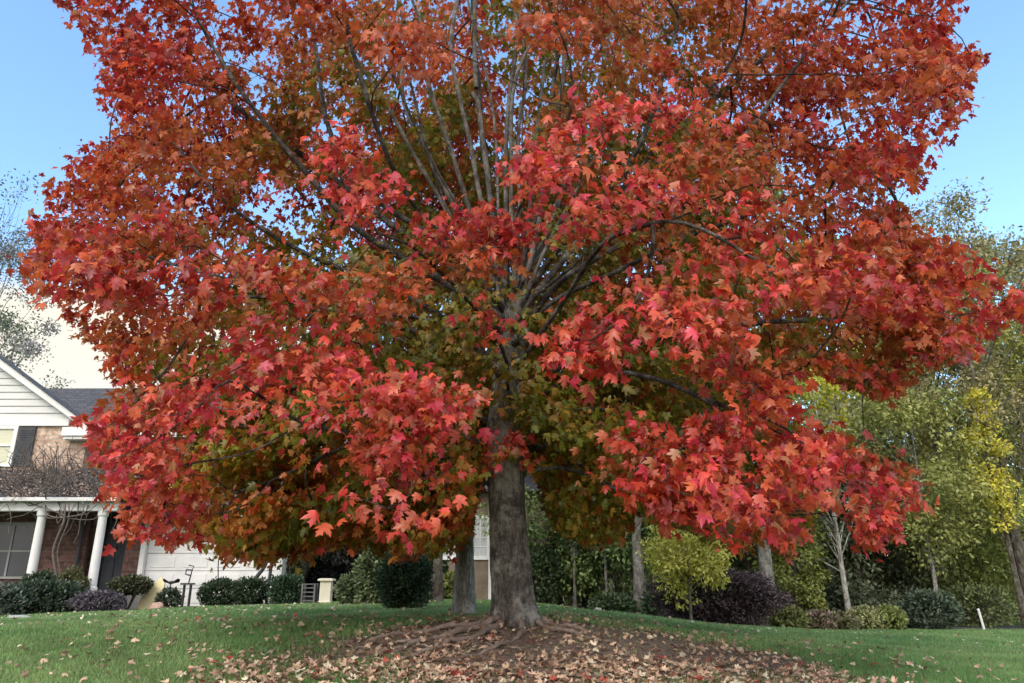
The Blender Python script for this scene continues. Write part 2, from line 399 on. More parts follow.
def maple_template(full=True, fold=.22, droop=.25, twist=.0):
    if full:
        half = [(.10, -.05), (.26, -.03), (.45, .07), (.34, .14), (.33, .24), (.48, .33), (.62, .55), (.47, .52), (.36, .56), (.19, .49), (.20, .66), (.27, .76), (.13, .80)]
    else:
        half = [(.22, -.04), (.44, .07), (.30, .22), (.61, .54), (.19, .49), (.24, .76)]
    o = [(0, 0)] + half + [(0, 1.05)] + [(-x, y) for x, y in half[::-1]]
    v = [(0, .32)] + o
    v = np.array([(x, y, -fold * abs(x) - droop * (y - .3) ** 2 * (1 if y > .3 else .4) - .35 * x * x + twist * x * y) for x, y in v])
    n = len(o); t = np.array([(0, 1 + i, 1 + (i + 1) % n) for i in range(n)])
    return v, t
LEAF_FULL = [maple_template(True, .20, .25, .15), maple_template(True, .62, .65, -.35), maple_template(True, -.15, .55, .45)]
LEAF_LOW = [maple_template(False, .22, .3, .15), maple_template(False, .4, .5, -.2)]
dia_v = np.array([(0, 0, 0), (.28, .42, .06), (0, 1, -.08), (-.28, .42, .06)]); dia_t = np.array([(0, 1, 2), (0, 2, 3)])
oval_v = np.array([(0, 0, 0), (.2, .2, .05), (.27, .5, .06), (.14, .85, 0), (0, 1, -.06), (-.14, .85, 0), (-.27, .5, .06), (-.2, .2, .05)])
oval_t = np.array([(0, 1, 7), (1, 2, 6), (1, 6, 7), (2, 3, 5), (2, 5, 6), (3, 4, 5)])

# ------------------------------------------------------------------ the maple
TX, TY = .03, 9.0
TZ = gz(TX, TY)
trunk_path = [pt(515, 640, 9), pt(513, 600, 9.0), pt(509, 540, 9.0), pt(506, 480, 9.0), pt(504, 430, 9.0), pt(508, 380, 9.0), pt(512, 345, 9.02), pt(512, 305, 9.05)]
trunk_rad = [.34, .275, .25, .24, .225, .215, .2, .17]

# outline of the crown as seen from the photographer (bearings), and the sky gap on the right
OUTLINE = [(40, -10), (98, 45), (92, 100), (112, 130), (55, 165), (18, 215), (28, 300), (48, 318), (78, 345), (112, 385), (88, 435), (83, 468), (103, 505), (132, 545), (188, 552),
           (235, 568), (290, 572), (335, 548), (400, 562), (452, 556), (470, 530), (486, 470), (535, 470), (560, 540), (600, 545), (626, 535), (640, 508), (660, 528), (690, 526), (715, 545), (740, 558), (765, 546), (788, 556), (812, 522), (842, 506), (860, 530), (872, 563), (890, 558), (900, 532), (936, 500),
           (898, 452), (850, 432), (795, 402), (812, 372), (862, 388), (905, 412), (935, 372), (960, 365), (1010, 330), (1075, 330), (1110, 290), (1060, 255), (985, 250), (948, 240), (905, 205), (900, 182), (938, 190), (952, 140), (985, 60), (955, -10),
           (930, -120), (840, -420), (600, -900), (420, -900), (190, -420), (90, -120)]
OUT = np.array(OUTLINE, float)
def inside(poly, x, y):
    x = np.asarray(x); y = np.asarray(y); r = np.zeros(x.shape, bool)
    j = len(poly) - 1
    for i in range(len(poly)):
        xi, yi = poly[i]; xj, yj = poly[j]
        c = ((yi > y) != (yj > y)) & (x < (xj - xi) * (y - yi) / (yj - yi + 1e-12) + xi)
        r ^= c; j = i
    return r

zk = np.array([1.6, 2.2, 3.0, 4.0, 5.5, 7.5, 10.0, 12.0, 14.0, 15.6])
rk = np.array([.50, .68, .80, .90, .98, 1.02, 1.0, .82, .52, .1])
def rho(P):
    """normalised distance from the trunk axis: 1 on the crown surface"""
    r = np.interp(P[:, 2], zk, rk)
    dy = P[:, 1] - 9.1
    return np.sqrt((P[:, 0] / (6.9 * r)) ** 2 + (dy / (np.where(dy < 0, 4.45, 5.3) * r)) ** 2)

def keep_out(P):
    """open spaces in the crown: the trunk below the crown, and the open heart around the leaders"""
    bx, by, f = bearing(P)
    k = np.ones(len(P))
    k *= ~((bx > 476) & (bx < 548) & (by > 436) & (P[:, 1] < 9.6))
    k *= 1 - .92 * ((bx > 474) & (bx < 548) & (by > 300) & (by <= 440) & (P[:, 1] < 8.9))
    k *= 1 - .88 * ((bx > 365) & (bx < 548) & (by < 240) & (P[:, 1] < 9.0) & (by > -300))
    k *= 1 - .68 * ((bx > 190) & (bx <= 365) & (by < 255) & (P[:, 1] < 8.4))
    k *= 1 - .55 * ((bx > 760) & (bx <= 880) & (by < 130) & (P[:, 1] < 8.4))
    k *= 1 - .88 * ((bx > 225) & (bx < 485) & (by > 450) & (P[:, 1] < 8.2)) - .88 * ((bx > 535) & (bx < 640) & (by > 425) & (P[:, 1] < 8.8))
    e = ((bx - 520) / 95) ** 2 + ((by - 365) / 145) ** 2
    k *= 1 - .9 * ((e < 1) & (P[:, 1] < 8.7))
    front = P[:, 1] < 7.6
    g3 = np.sin(1.9 * P[:, 0] + 1.3 * P[:, 2]) + np.sin(2.3 * P[:, 2] - 1.1 * P[:, 0] + 2) + np.sin(1.7 * P[:, 1] + 1.5 * P[:, 0] + 1.1 * P[:, 2])
    k *= np.where(front, np.where(g3 > -.35, .50, .10), np.where(g3 > -1.4, 1, .35))
    gap = vnoise(P[:, 0], P[:, 2], 1.15, 1.5)
    k *= np.where((np.abs(P[:, 0]) > 1.6) & (P[:, 2] > 4.2) & (gap > .60), .04, 1)
    return k

sprays = []          # centre, disc radius, attractors, brightness class
N_T = 4200000
def sample_centres(n_target, mind, accept, zlo, zhi):
    got = []
    tries = 0
    while len(got) < n_target and tries < 60:
        tries += 1
        P = np.stack([rng.uniform(-7.2, 7.2, 4000), rng.uniform(3.9, 14.6, 4000), rng.uniform(zlo, zhi, 4000)], 1)
        P = P[accept(P)]
        for p in P:
            if len(got) >= n_target: break
            if got:
                d = np.linalg.norm(np.array(got) - p, axis=1).min()
                if d < mind: continue
            got.append(p)
    return got

def acc_shell(P):
    bx, by, f = bearing(P)
    ok = inside(OUT, 520 + (bx - 520) * 1.01, 300 + (by - 300) * 1.01)
    q = rho(P)
    p = np.where(q > .98, 0, np.where(q > .68, 1, np.where(q > .3, .38, .1)))
    p = p * keep_out(P)
    return ok & (rng.random(len(P)) < p) & (P[:, 1] > 4.1)
cA = sample_centres(470, .60, acc_shell, 1.75, 9.5)
cB = sample_centres(130, .85, acc_shell, 9.0, 15.2)
for c in cA: sprays.append((Vector(c), rng.uniform(.42, .72), 11, 0))
for c in cB: sprays.append((Vector(c), rng.uniform(.6, .9), 11, 0))
# the hanging front boughs; the light they catch is put into their coral colour
for px, py, Y, rr, na in [(405, 455, 5.0, .42, 13), (395, 430, 5.1, .4, 10), (412, 495, 4.95, .22, 5), (440, 410, 5.2, .45, 11), (370, 395, 5.2, .45, 11), (320, 365, 5.2, .5, 12), (270, 375, 5.3, .5, 12),
        (200, 385, 5.4, .5, 12), (180, 425, 5.5, .5, 12), (140, 450, 5.6, .45, 11), (150, 500, 5.7, .4, 10), (120, 410, 5.6, .42, 11), (230, 345, 5.3, .45, 11), (110, 470, 5.8, .35, 9), (165, 530, 5.9, .3, 7),
        (735, 440, 5.1, .45, 13), (700, 470, 5.0, .4, 11), (755, 485, 5.0, .4, 12), (720, 520, 4.95, .32, 9), (690, 505, 5.0, .3, 8), (790, 470, 5.2, .4, 11), (760, 525, 5.0, .28, 8), (650, 510, 5.6, .2, 5), (670, 495, 5.5, .25, 6),
        (640, 435, 5.6, .28, 7), (840, 470, 5.7, .45, 12), (870, 500, 5.8, .4, 11), (905, 495, 5.9, .3, 9), (880, 535, 5.9, .25, 7), (820, 440, 5.8, .42, 11),
        (600, 330, 5.0, .38, 10), (640, 300, 4.9, .45, 11), (575, 350, 5.2, .3, 8), (690, 320, 4.9, .45, 11), (560, 160, 4.7, .35, 10), (590, 120, 4.6, .4, 11), (620, 200, 4.7, .42, 11), (530, 170, 4.9, .25, 7),
        (480, 215, 5.5, .4, 11), (510, 230, 5.4, .35, 9), (450, 225, 5.6, .3, 8), (486, 326, 5.6, .13, 3), (360, 195, 5.1, .35, 9), (330, 160, 5.2, .4, 10), (700, 190, 4.7, .45, 11), (730, 250, 4.8, .45, 11), (680, 110, 4.7, .4, 10),
        (490, 410, 7.9, .25, 6), (508, 440, 8.2, .16, 4), (515, 462, 8.3, .10, 2), (518, 488, 8.35, .07, 1), (990, 300, 6.8, .5, 12), (1030, 300, 6.9, .5, 12), (950, 290, 6.9, .5, 12), (940, 90, 7.6, .5, 11), (950, 40, 7.8, .5, 11), (40, 215, 7.4, .45, 11), (60, 250, 7.4, .45, 11)]:
    if rng.random() < .12 and py < 440: continue
    sprays.append((pt(px, py, Y + (0 if 480 < px < 520 and py > 400 else rng.uniform(.35, 1.35))), rr * 1.1, max(2, int(na * .72)), 1))

# shaded inner leaves low in the crown, still olive and orange
for k in range(95):
    px = rng.uniform(215, 485) if k % 5 < 3 else rng.uniform(532, 660); py = rng.uniform(440, 550 if px < 480 else 535); Y = rng.uniform(8.2, 12.2) if px < 470 else rng.uniform(9.7, 12.6)
    sprays.append((pt(px, py, Y), rng.uniform(.4, .65), 10, 2))
for k in range(45):
    px = rng.uniform(250, 760); py = rng.uniform(270, 440); Y = rng.uniform(9.6, 12.5)
    sprays.append((pt(px, py, Y), rng.uniform(.5, .75), 10, 2))
for k in range(40):
    px = rng.uniform(405, 640); py = rng.uniform(255, 500); Y = rng.uniform(9.5, 11.2)
    sprays.append((pt(px, py, Y), rng.uniform(.4, .65), 9, 3))
for px, py, Y in [(300, 280, 8.2), (285, 255, 8.6), (345, 400, 7.8), (440, 330, 8.0), (455, 300, 8.4), (470, 370, 8.2), (330, 385, 8.2), (560, 395, 8.3), (585, 415, 8.6), (610, 400, 8.4), (570, 330, 8.4), (640, 455, 8.8), (590, 470, 9.2), (560, 500, 9.4), (240, 440, 8.2), (420, 250, 8.6)]:
    sprays.append((pt(px, py, Y), .5, 9, 3))
for px, py, Y in [(870, 285, 7.8), (900, 310, 7.4), (925, 285, 7.2), (950, 312, 7.0), (905, 262, 7.6), (880, 335, 7.8), (935, 330, 7.2), (965, 275, 7.0)]:
    sprays.append((pt(px, py, Y), .5, 9, 0))
for k in range(46):
    px = rng.uniform(365, 640); py = rng.uniform(-90, 215); Y = rng.uniform(10.8, 13.6)
    sprays.append((pt(px, py, Y), rng.uniform(.5, .8), 10, 2 if k % 3 else 0))
ATT = []; ATT_S = []
axis_xy = np.array([TX, TY])
for si, (c, rr, na, cl) in enumerate(sprays):
    o = np.array([c.x - TX, c.y - TY]); o = o / (np.linalg.norm(o) + 1e-6); t = np.array([-o[1], o[0]])
    tilt = rng.uniform(.15, .95) * (1.25 if c.z < 4 else .9); lat = rng.normal(0, .25)
    for k in range(na):
        a = rng.uniform(0, 2 * math.pi); q = rr * math.sqrt(rng.random())
        u, v = 1.25 * q * math.cos(a), .8 * q * math.sin(a)
        z = -tilt * u + lat * v - .30 * q * q / rr + rng.normal(0, .07)
        ATT.append((c.x + o[0] * u + t[0] * v, c.y + o[1] * u + t[1] * v, c.z + z)); ATT_S.append(si)
ATT = np.array(ATT); ATT_S = np.array(ATT_S)
bx, by, f = bearing(ATT)
kk = inside(OUT, 520 + (bx - 520) * 1.015, 300 + (by - 300) * 1.015) & ~((bx > 482) & (bx < 545) & (by > 500)) & (ATT[:, 2] > TZ + .75)
ATT, ATT_S = ATT[kk], ATT_S[kk]

# --- skeleton: trunk, seeded limbs, then growth towards the leaf sprays
node_p = []; node_par = []; node_root = []; min_r = {}; leader_limbs = set()     # position, parent, limb number (-1 = trunk)
def add_path(start, pts, root, step=.22):
    par = start; prev = Vector(node_p[par]) if par >= 0 else Vector(pts[0])
    if par < 0:
        node_p.append(tuple(prev)); node_par.append(-1); node_root.append(root); par = len(node_p) - 1; pts = pts[1:]
    cur = [prev] + [Vector(p) for p in pts]
    # Catmull-Rom through the points
    dense = []
    for i in range(len(cur) - 1):
        p0, p1, p2, p3 = cur[max(i-1, 0)], cur[i], cur[i+1], cur[min(i+2, len(cur)-1)]
        n = max(1, int((p2 - p1).length / step))
        for k in range(1, n + 1):
            s = k / n
            dense.append(.5 * ((2*p1) + (p2-p0)*s + (2*p0-5*p1+4*p2-p3)*s*s + (3*p1-p0-3*p2+p3)*s**3))
    for d in dense:
        if root >= 0: d = d + Vector((random.gauss(0, .012), random.gauss(0, .012), random.gauss(0, .012)))
        node_p.append(tuple(d)); node_par.append(par); node_root.append(root); par = len(node_p) - 1
    return par
add_path(-1, trunk_path, -1)
n_trunk = len(node_p)
def trunk_node(z):
    return int(np.argmin([abs(node_p[i][2] - z) for i in range(n_trunk)]))
limb_no = 0
def seed_limb(z0, pts, r0=0, r1=0):
    global limb_no
    n0 = len(node_p)
    add_path(trunk_node(z0), pts, limb_no)
    for i in range(n0, len(node_p)):
        if r0: min_r[i] = r0 + (r1 - r0) * (i - n0) / max(1, len(node_p) - n0 - 1)
    if r0: leader_limbs.add(limb_no)
    limb_no += 1
# limbs that can be made out in the photograph
seed_limb(2.45, [pt(478, 473, 8.9), pt(462, 466, 8.7), pt(430, 452, 8.2), pt(380, 440, 7.5), pt(300, 425, 6.8)])
seed_limb(2.62, [pt(535, 462, 8.95), pt(566, 463, 8.8), pt(600, 482, 8.5), pt(645, 500, 8.0), pt(700, 500, 7.2)])
seed_limb(3.35, [pt(535, 400, 8.8), pt(560, 378, 8.6), pt(600, 370, 8.3), pt(660, 380, 7.6), pt(730, 410, 6.6)])
seed_limb(4.5, [pt(520, 310, 8.85), pt(545, 285, 8.7), pt(575, 268, 8.5), pt(605, 225, 8.2), pt(645, 160, 7.7), pt(690, 110, 7.2), pt(735, 60, 6.9)])
seed_limb(4.6, [pt(508, 285, 8.8), pt(505, 255, 8.6), pt(512, 225, 8.3), pt(545, 160, 7.4), pt(575, 120, 6.2)])
seed_limb(4.7, [pt(500, 270, 8.9), pt(462, 246, 8.7), pt(441, 195, 8.55), pt(425, 140, 8.5), pt(412, 90, 8.45), pt(398, 40, 8.4), pt(388, -20, 8.3), pt(372, -120, 8.2), pt(360, -260, 8.2)])
seed_limb(4.9, [pt(490, 262, 9.1), pt(468, 215, 9.2), pt(452, 140, 9.3), pt(448, 60, 9.5), pt(440, -40, 9.6), pt(425, -240, 9.8)])
seed_limb(5.0, [pt(518, 240, 9.2), pt(522, 160, 9.2), pt(524, 70, 9.2), pt(528, -20, 9.25), pt(535, -200, 9.3), pt(530, -420, 9.3)])
seed_limb(4.9, [pt(540, 250, 9.25), pt(562, 180, 9.4), pt(580, 90, 9.7), pt(600, -20, 9.9), pt(625, -200, 10.2)])
seed_limb(5.0, [pt(500, 250, 9.4), pt(486, 170, 9.8), pt(478, 80, 10.2), pt(470, -40, 10.6), pt(465, -250, 11)])
seed_limb(4.3, [pt(480, 300, 8.9), pt(425, 278, 8.6), pt(385, 240, 8.2), pt(345, 190, 7.8), pt(310, 150, 7.5), pt(270, 90, 7.4)])
seed_limb(4.1, [pt(470, 330, 8.8), pt(420, 318, 8.3), pt(360, 310, 7.7), pt(290, 300, 7.2), pt(200, 290, 7.0)])
seed_limb(4.75, [pt(470, 262, 8.6), pt(420, 215, 8.0), pt(388, 160, 7.3), pt(365, 90, 6.9), pt(347, 30, 6.8), pt(338, -40, 6.8), pt(325, -160, 7.0)])
seed_limb(5.1, [pt(530, 235, 9.0), pt(548, 170, 8.8), pt(552, 90, 8.6), pt(565, 20, 8.5), pt(580, -80, 8.4), pt(600, -260, 8.4)])
seed_limb(5.1, [pt(478, 236, 9.1), pt(430, 160, 9.0), pt(395, 80, 9.0), pt(362, 0, 9.0), pt(330, -100, 9.0), pt(300, -250, 9.2)])
seed_limb(4.2, [pt(545, 305, 9.1), pt(600, 280, 9.0), pt(680, 240, 8.6), pt(770, 205, 8.3), pt(850, 170, 8.2)])
seed_limb(3.6, [pt(550, 370, 9.2), pt(610, 350, 9.2), pt(700, 330, 8.8), pt(800, 320, 8.4), pt(900, 320, 7.9)])
seed_limb(3.2, [pt(470, 410, 9.1), pt(400, 400, 9.0), pt(300, 390, 8.7), pt(190, 390, 8.4)])
seed_limb(2.9, [(-.6, 9.8, 3.2), (-1.6, 10.8, 3.4), (-3, 11.8, 3.2)])
seed_limb(3.0, [(.7, 9.8, 3.3), (1.8, 10.8, 3.5), (3.2, 11.6, 3.2)])
seed_limb(3.9, [(.2, 10, 4.6), (.3, 11.4, 5.1), (.2, 13, 5.0)])
seed_limb(3.7, [(-.05, 8.4, 4.0), (-.4, 7.6, 4.35), (-.9, 6.7, 4.6)])
seed_limb(4.0, [(.5, 8.2, 4.5), (.9, 7.0, 4.8), (1.3, 5.8, 4.5)])
seed_limb(4.8, [pt(440, 260, 9.4), pt(360, 200, 9.6), pt(270, 130, 9.8), pt(170, 60, 9.8)])
seed_limb(4.8, [pt(580, 240, 9.4), pt(660, 150, 9.5), pt(760, 60, 9.5), pt(850, -20, 9.4)])

for z_, pts_, r_ in [(4.4, [pt(470, 300, 8.7), pt(410, 262, 8.3), pt(350, 225, 7.9), pt(300, 165, 7.6), pt(262, 120, 7.5), pt(215, 50, 7.6), pt(190, 0, 7.7)], .05),
        (4.6, [pt(478, 275, 8.7), pt(430, 235, 8.3), pt(372, 200, 7.8), pt(330, 140, 7.5), pt(318, 60, 7.4), pt(300, -20, 7.5)], .045),
        (4.0, [pt(465, 335, 8.8), pt(400, 290, 8.4), pt(320, 262, 8.0), pt(240, 215, 7.8), pt(200, 180, 7.7), pt(175, 140, 7.7)], .045),
        (3.8, [pt(470, 350, 8.8), pt(390, 325, 8.3), pt(300, 300, 7.9), pt(210, 275, 7.7), pt(140, 255, 7.6)], .045),
        (4.5, [pt(555, 285, 8.8), pt(620, 245, 8.4), pt(690, 205, 8.0), pt(750, 130, 7.8), pt(800, 60, 7.8), pt(840, 10, 7.8)], .045),
        (4.7, [pt(545, 262, 8.7), pt(590, 215, 8.2), pt(640, 150, 7.8), pt(665, 70, 7.6), pt(690, -20, 7.6)], .04),
        (2.9, [pt(475, 440, 9.2), pt(420, 425, 9.0), pt(350, 445, 8.6), pt(270, 480, 8.4)], .035),
        (3.1, [pt(540, 420, 9.2), pt(590, 405, 9.2), pt(640, 425, 9.0), pt(700, 460, 8.6)], .032)]:
    seed_limb(z_, pts_, r_, .012); leader_limbs.discard(limb_no - 1)
# the sheaf of slender grey leaders that fans out of the fork
for k, (pxa, pya, Ya, pxb, pyb, Yb, r0, r1) in enumerate([
    (475, 225, 9.2, 392, -60, 9.6, .06, .03), (486, 225, 9.4, 432, -120, 9.9, .065, .035), (492, 215, 9.6, 462, -140, 10.4, .06, .03), (505, 215, 9.5, 498, -160, 10.1, .07, .035),
    (520, 215, 9.4, 515, -150, 9.7, .05, .025), (528, 225, 9.6, 552, -140, 10.2, .06, .03), (538, 232, 9.3, 590, -100, 9.7, .05, .025), (545, 240, 9.6, 640, -110, 10.2, .05, .025),
    (468, 232, 9.5, 352, -80, 10.0, .05, .025), (460, 235, 9.2, 310, -40, 9.5, .042, .02), (498, 228, 8.9, 470, -100, 9.0, .04, .02), (512, 230, 8.9, 540, -100, 9.0, .04, .02), (550, 240, 9.2, 700, -60, 9.6, .04, .02)]):
    a_, b_ = pt(pxa, pya, Ya), pt(pxb, pyb, Yb); d_ = (b_ - a_)
    side = Vector((d_.y, -d_.x, 0)).normalized() * random.uniform(-.16, .16)
    r0 *= random.uniform(.5, .85); r1 *= .6
    w1, w2 = [Vector((random.gauss(0, .16), random.gauss(0, .2), 0)) for _ in '12']
    zs_ = random.uniform(4.15, 5.05)
    seed_limb(zs_, [Vector((trunk_path[-1].x, trunk_path[-1].y, zs_)).lerp(a_, random.uniform(.4, .6)) + Vector((random.gauss(0, .05), random.gauss(0, .05), .05)), a_, a_.lerp(b_, .2) + w1 * .6, a_.lerp(b_, .42) + side + w1, a_.lerp(b_, .7) - side * .6 + w2, b_, b_ + d_ * .5], r0, r1)

A = ATT.copy(); nA = len(A)
P = np.array(node_p)
near_i = np.zeros(nA, int); near_d = np.full(nA, 1e9)
def upd(newP, base):
    global near_i, near_d
    if len(newP) == 0: return
    d = np.linalg.norm(A[:, None, :] - newP[None], axis=2)
    j = d.argmin(1); dm = d[np.arange(nA), j]
    s = dm < near_d
    near_d[s] = dm[s]; near_i[s] = j[s] + base
for b0 in range(n_trunk - 4, len(P), 200): upd(P[b0:b0+200], b0)
alive = np.ones(nA, bool); STEP, KILL, INF = .20, .34, 6.0
seen = {}
for it in range(90):
    alive &= near_d > KILL
    act = np.where(alive & (near_d < INF))[0]
    if len(act) == 0: break
    base = len(node_p); new = []
    order = near_i[act]
    for ni in np.unique(order):
        sel = act[order == ni]
        v = A[sel] - np.array(node_p[ni]); dist = np.linalg.norm(v, axis=1)
        wgt = 1 / dist
        d = ((v / dist[:, None]) * wgt[:, None]).sum(0)
        d = d / (np.linalg.norm(d) + 1e-9)
        par = node_par[ni]
        if par >= 0:
            pd = np.array(node_p[ni]) - np.array(node_p[par]); pd /= np.linalg.norm(pd) + 1e-9
            d = d + .35 * pd
        d = d + rng.normal(0, .10, 3); d[2] += .06
        d /= np.linalg.norm(d)
        q = np.array(node_p[ni]) + d * STEP
        key = (ni, tuple(np.round(q, 1)))
        if seen.get(ni, 0) > 4: alive[sel[dist.argmin()]] = False; continue
        seen[ni] = seen.get(ni, 0) + 1
        node_p.append(tuple(q)); node_par.append(int(ni)); node_root.append(node_root[ni]); new.append(q)
    upd(np.array(new), base)
# twig to every attractor
twigs = len(node_p)
for i in range(nA):
    if near_d[i] < 1.2 and near_d[i] > .05:
        ni = int(near_i[i]); a = np.array(node_p[ni]); bb = ATT[i]
        mid = (a + bb) / 2 + np.array([rng.normal(0, .02), rng.normal(0, .02), .03])
        node_p.append(tuple(mid)); node_par.append(ni); node_root.append(node_root[ni])
        node_p.append(tuple(bb)); node_par.append(len(node_p) - 2); node_root.append(node_root[ni])
NP_ = np.array(node_p); PAR = np.array(node_par); ROOT = np.array(node_root)
nN = len(NP_)
acc = np.zeros(nN); haschild = np.zeros(nN, bool); haschild[PAR[PAR >= 0]] = True
EXP = 2.25; acc[~haschild] = .0034 ** EXP
for i in range(nN - 1, 0, -1):
    acc[PAR[i]] += acc[i] if PAR[i] >= 0 else 0
RAD = acc ** (1 / EXP)
# first-level limbs without a parent limb grow a limb number of their own
best_child = np.full(nN, -1)
for i in range(1, nN):
    p = PAR[i]
    if ROOT[i] == -1 and i >= n_trunk:
        ROOT[i] = ROOT[p] if ROOT[p] >= 0 else 0
    if p >= 0 and (ROOT[p] >= 0) and (best_child[p] < 0 or RAD[i] > RAD[best_child[p]]): best_child[p] = i
RAD = np.minimum(RAD, .10); RAD *= np.interp(RAD, [0, .02, .05, .12], [1, 1.0, .8, .62])
for i, r_ in min_r.items(): RAD[i] = max(min(RAD[i], r_ * 1.15), r_)

maple = empty('maple_tree', (TX, TY, TZ), 'large maple in bright red autumn leaf, with rooted trunk in the middle of the lawn', 'tree')
off = Vector((-TX, -TY, -TZ))
limbs = {}
for i in range(n_trunk, nN):
    p = PAR[i]
    if ROOT[p] >= 0 and best_child[p] == i: continue       # continues another chain
    ch = [p, i]
    while best_child[ch[-1]] >= 0: ch.append(best_child[ch[-1]])
    pts = [Vector([float(t) for t in NP_[k]]) for k in ch]; rd = [max(.003, RAD[k]) for k in ch]; rd[0] = rd[1]
    if p < n_trunk:      # limb collar on the trunk
        rd[0] = rd[1] * 1.35
    rd[-1] *= .6
    rm = max(rd); ns = 3 if rm < .012 else (6 if rm < .03 else 10)
    if rm > .015:   # smooth the thick chains
        pp = np.array(pts)
        for _ in range(2): pp[1:-1] = .5 * pp[1:-1] + .25 * (pp[:-2] + pp[2:])
        pts = [Vector([float(t) for t in q]) for q in pp]
    limbs.setdefault(int(ROOT[i]), MB()).tube([Vector(q) + off for q in pts], rd, ns, cap=False)
for k in sorted(limbs): limbs[k].build('limb', M['leader'] if k in leader_limbs else M['limb'], maple, smooth=True)

# trunk with root flare, ridges and burls
def build_trunk():
    path = [Vector(p) for p in trunk_path]; n_side = 56; rings = []
    zs = np.linspace(path[0].z - .1, path[-1].z + .1, 110)
    pz = [p.z for p in path]
    for z in zs:
        x = np.interp(z, pz, [p.x for p in path]); y = np.interp(z, pz, [p.y for p in path]); r = np.interp(z, pz, [.222, .222, .216, .211, .205, .195, .178, .15])
        h = z - TZ; row = []
        for k in range(n_side):
            a = 2 * math.pi * k / n_side
            fl = math.exp(-max(h, -.05) / .13)
            lob = .55 + .45 * math.cos(5 * a + .8) + .25 * math.cos(3 * a - 1.0)
            rr = r * (1 + .10 * math.exp(-max(h, 0) / .5) + fl * (.14 + .30 * max(lob, 0)))
            q = Vector((math.cos(a) * 2.2, math.sin(a) * 2.2, z * 1.1))
            rr *= 1 + .075 * mnoise.noise(q * 1.4) + .045 * mnoise.noise(Vector((q.x * 3.5, q.y * 3.5, z * 1.6)))
            rr += .014 * abs(mnoise.noise(Vector((math.cos(a) * 9, math.sin(a) * 9, z * 2.6))))
            if z > 4.1: rr *= 1 + .22 * mnoise.noise(Vector((math.cos(a) * 1.6, math.sin(a) * 1.6, z * 2.3 + 7)))
            row.append((x + rr * math.cos(a) - TX, y + rr * math.sin(a) - TY, z - TZ))
        rings.append(row)
    V = np.array(rings).reshape(-1, 3); F = []
    for i in range(len(zs) - 1):
        for k in range(n_side): F.append((i*n_side+k, i*n_side+(k+1) % n_side, (i+1)*n_side+(k+1) % n_side, (i+1)*n_side+k))
    o = link('trunk', np_mesh('trunk', V, np.array(F), None, True), M['bark'], maple)
    return o
trunk = build_trunk()
# pruned branch stubs and knots
for z, a, l, r0 in [(3.95, -2.2, .16, .05), (4.35, -1.3, .14, .045), (3.1, -.9, .10, .05), (4.7, -2.6, .2, .05)]:
    x = np.interp(z, [p.z for p in trunk_path], [p.x for p in trunk_path]) - TX
    d = Vector((math.cos(a), math.sin(a), .5)).normalized(); s = Vector((x, 0, z - TZ)) + Vector((math.cos(a), math.sin(a), 0)) * .15
    MB().tube([s, s + d * l * .6, s + d * l], [r0 * 1.3, r0, r0 * .85], 10).build('branch_stub', M['bark'], trunk, smooth=True)

# surface roots
def root_path(pts):
    out = []
    for (x, y), lift in pts: out.append(Vector((x, y, gz(x, y) + lift * .85 - .004)) + off)
    return out
def smooth_path(ps, n=7):
    d = []
    for i in range(len(ps) - 1):
        p0, p1, p2, p3 = ps[max(i-1, 0)], ps[i], ps[i+1], ps[min(i+2, len(ps)-1)]
        for k in range(n):
            s = k / n; d.append(.5 * ((2*p1) + (p2-p0)*s + (2*p0-5*p1+4*p2-p3)*s*s + (3*p1-p0-3*p2+p3)*s**3))
    return d + [ps[-1]]
for path, r0, r1 in [
    ([((-.15, 8.8), .08), ((-.45, 8.5), .045), ((-.8, 8.25), .03), ((-1.1, 7.95), .03), ((-1.35, 7.8), .015), ((-1.7, 7.72), -.03)], .085, .03),
    ([((-.1, 8.75), .06), ((-.3, 8.3), .035), ((-.62, 8.05), .03), ((-.8, 7.75), .03), ((-1.15, 7.5), .01), ((-1.4, 7.42), -.03)], .075, .028),
    ([((-.2, 8.9), .06), ((-.7, 8.75), .03), ((-1.2, 8.6), .025), ((-1.6, 8.5), .0), ((-2.0, 8.5), -.03)], .07, .03),
    ([((.1, 8.7), .06), ((.1, 8.3), .025), ((-.1, 7.95), .02), ((-.35, 7.65), .012), ((-.6, 7.5), -.03)], .07, .025),
    ([((.25, 8.8), .06), ((.55, 8.5), .03), ((.95, 8.35), .012), ((1.3, 8.1), -.03)], .07, .03),
    ([((.3, 9.0), .06), ((.7, 8.9), .02), ((1.1, 8.95), -.03)], .07, .03),
    ([((-.95, 8.15), .02), ((-1.2, 8.2), .02), ((-1.55, 8.1), .012), ((-1.9, 8.15), -.02)], .035, .018),
    ([((-.7, 7.9), .02), ((-.95, 7.95), .018), ((-1.25, 7.85), .01), ((-1.5, 7.95), -.02)], .032, .016),
    ([((-.25, 8.0), .015), ((.05, 7.8), .012), ((.4, 7.75), -.02)], .03, .015)]:
    ps = smooth_path(root_path(path), 6)
    for i, p in enumerate(ps): p.z += random.gauss(0, .007) + .016 * math.sin(i * .9 + r0 * 300); p.x += random.gauss(0, .012); p.y += random.gauss(0, .012)
    rd = [(r0 + (r1 - r0) * (i / (len(ps) - 1)) ** .6) * .52 * random.uniform(.85, 1.18) for i in range(len(ps))]
    MB().tube(ps, rd, 9).build('root', M['root'], maple, smooth=True)

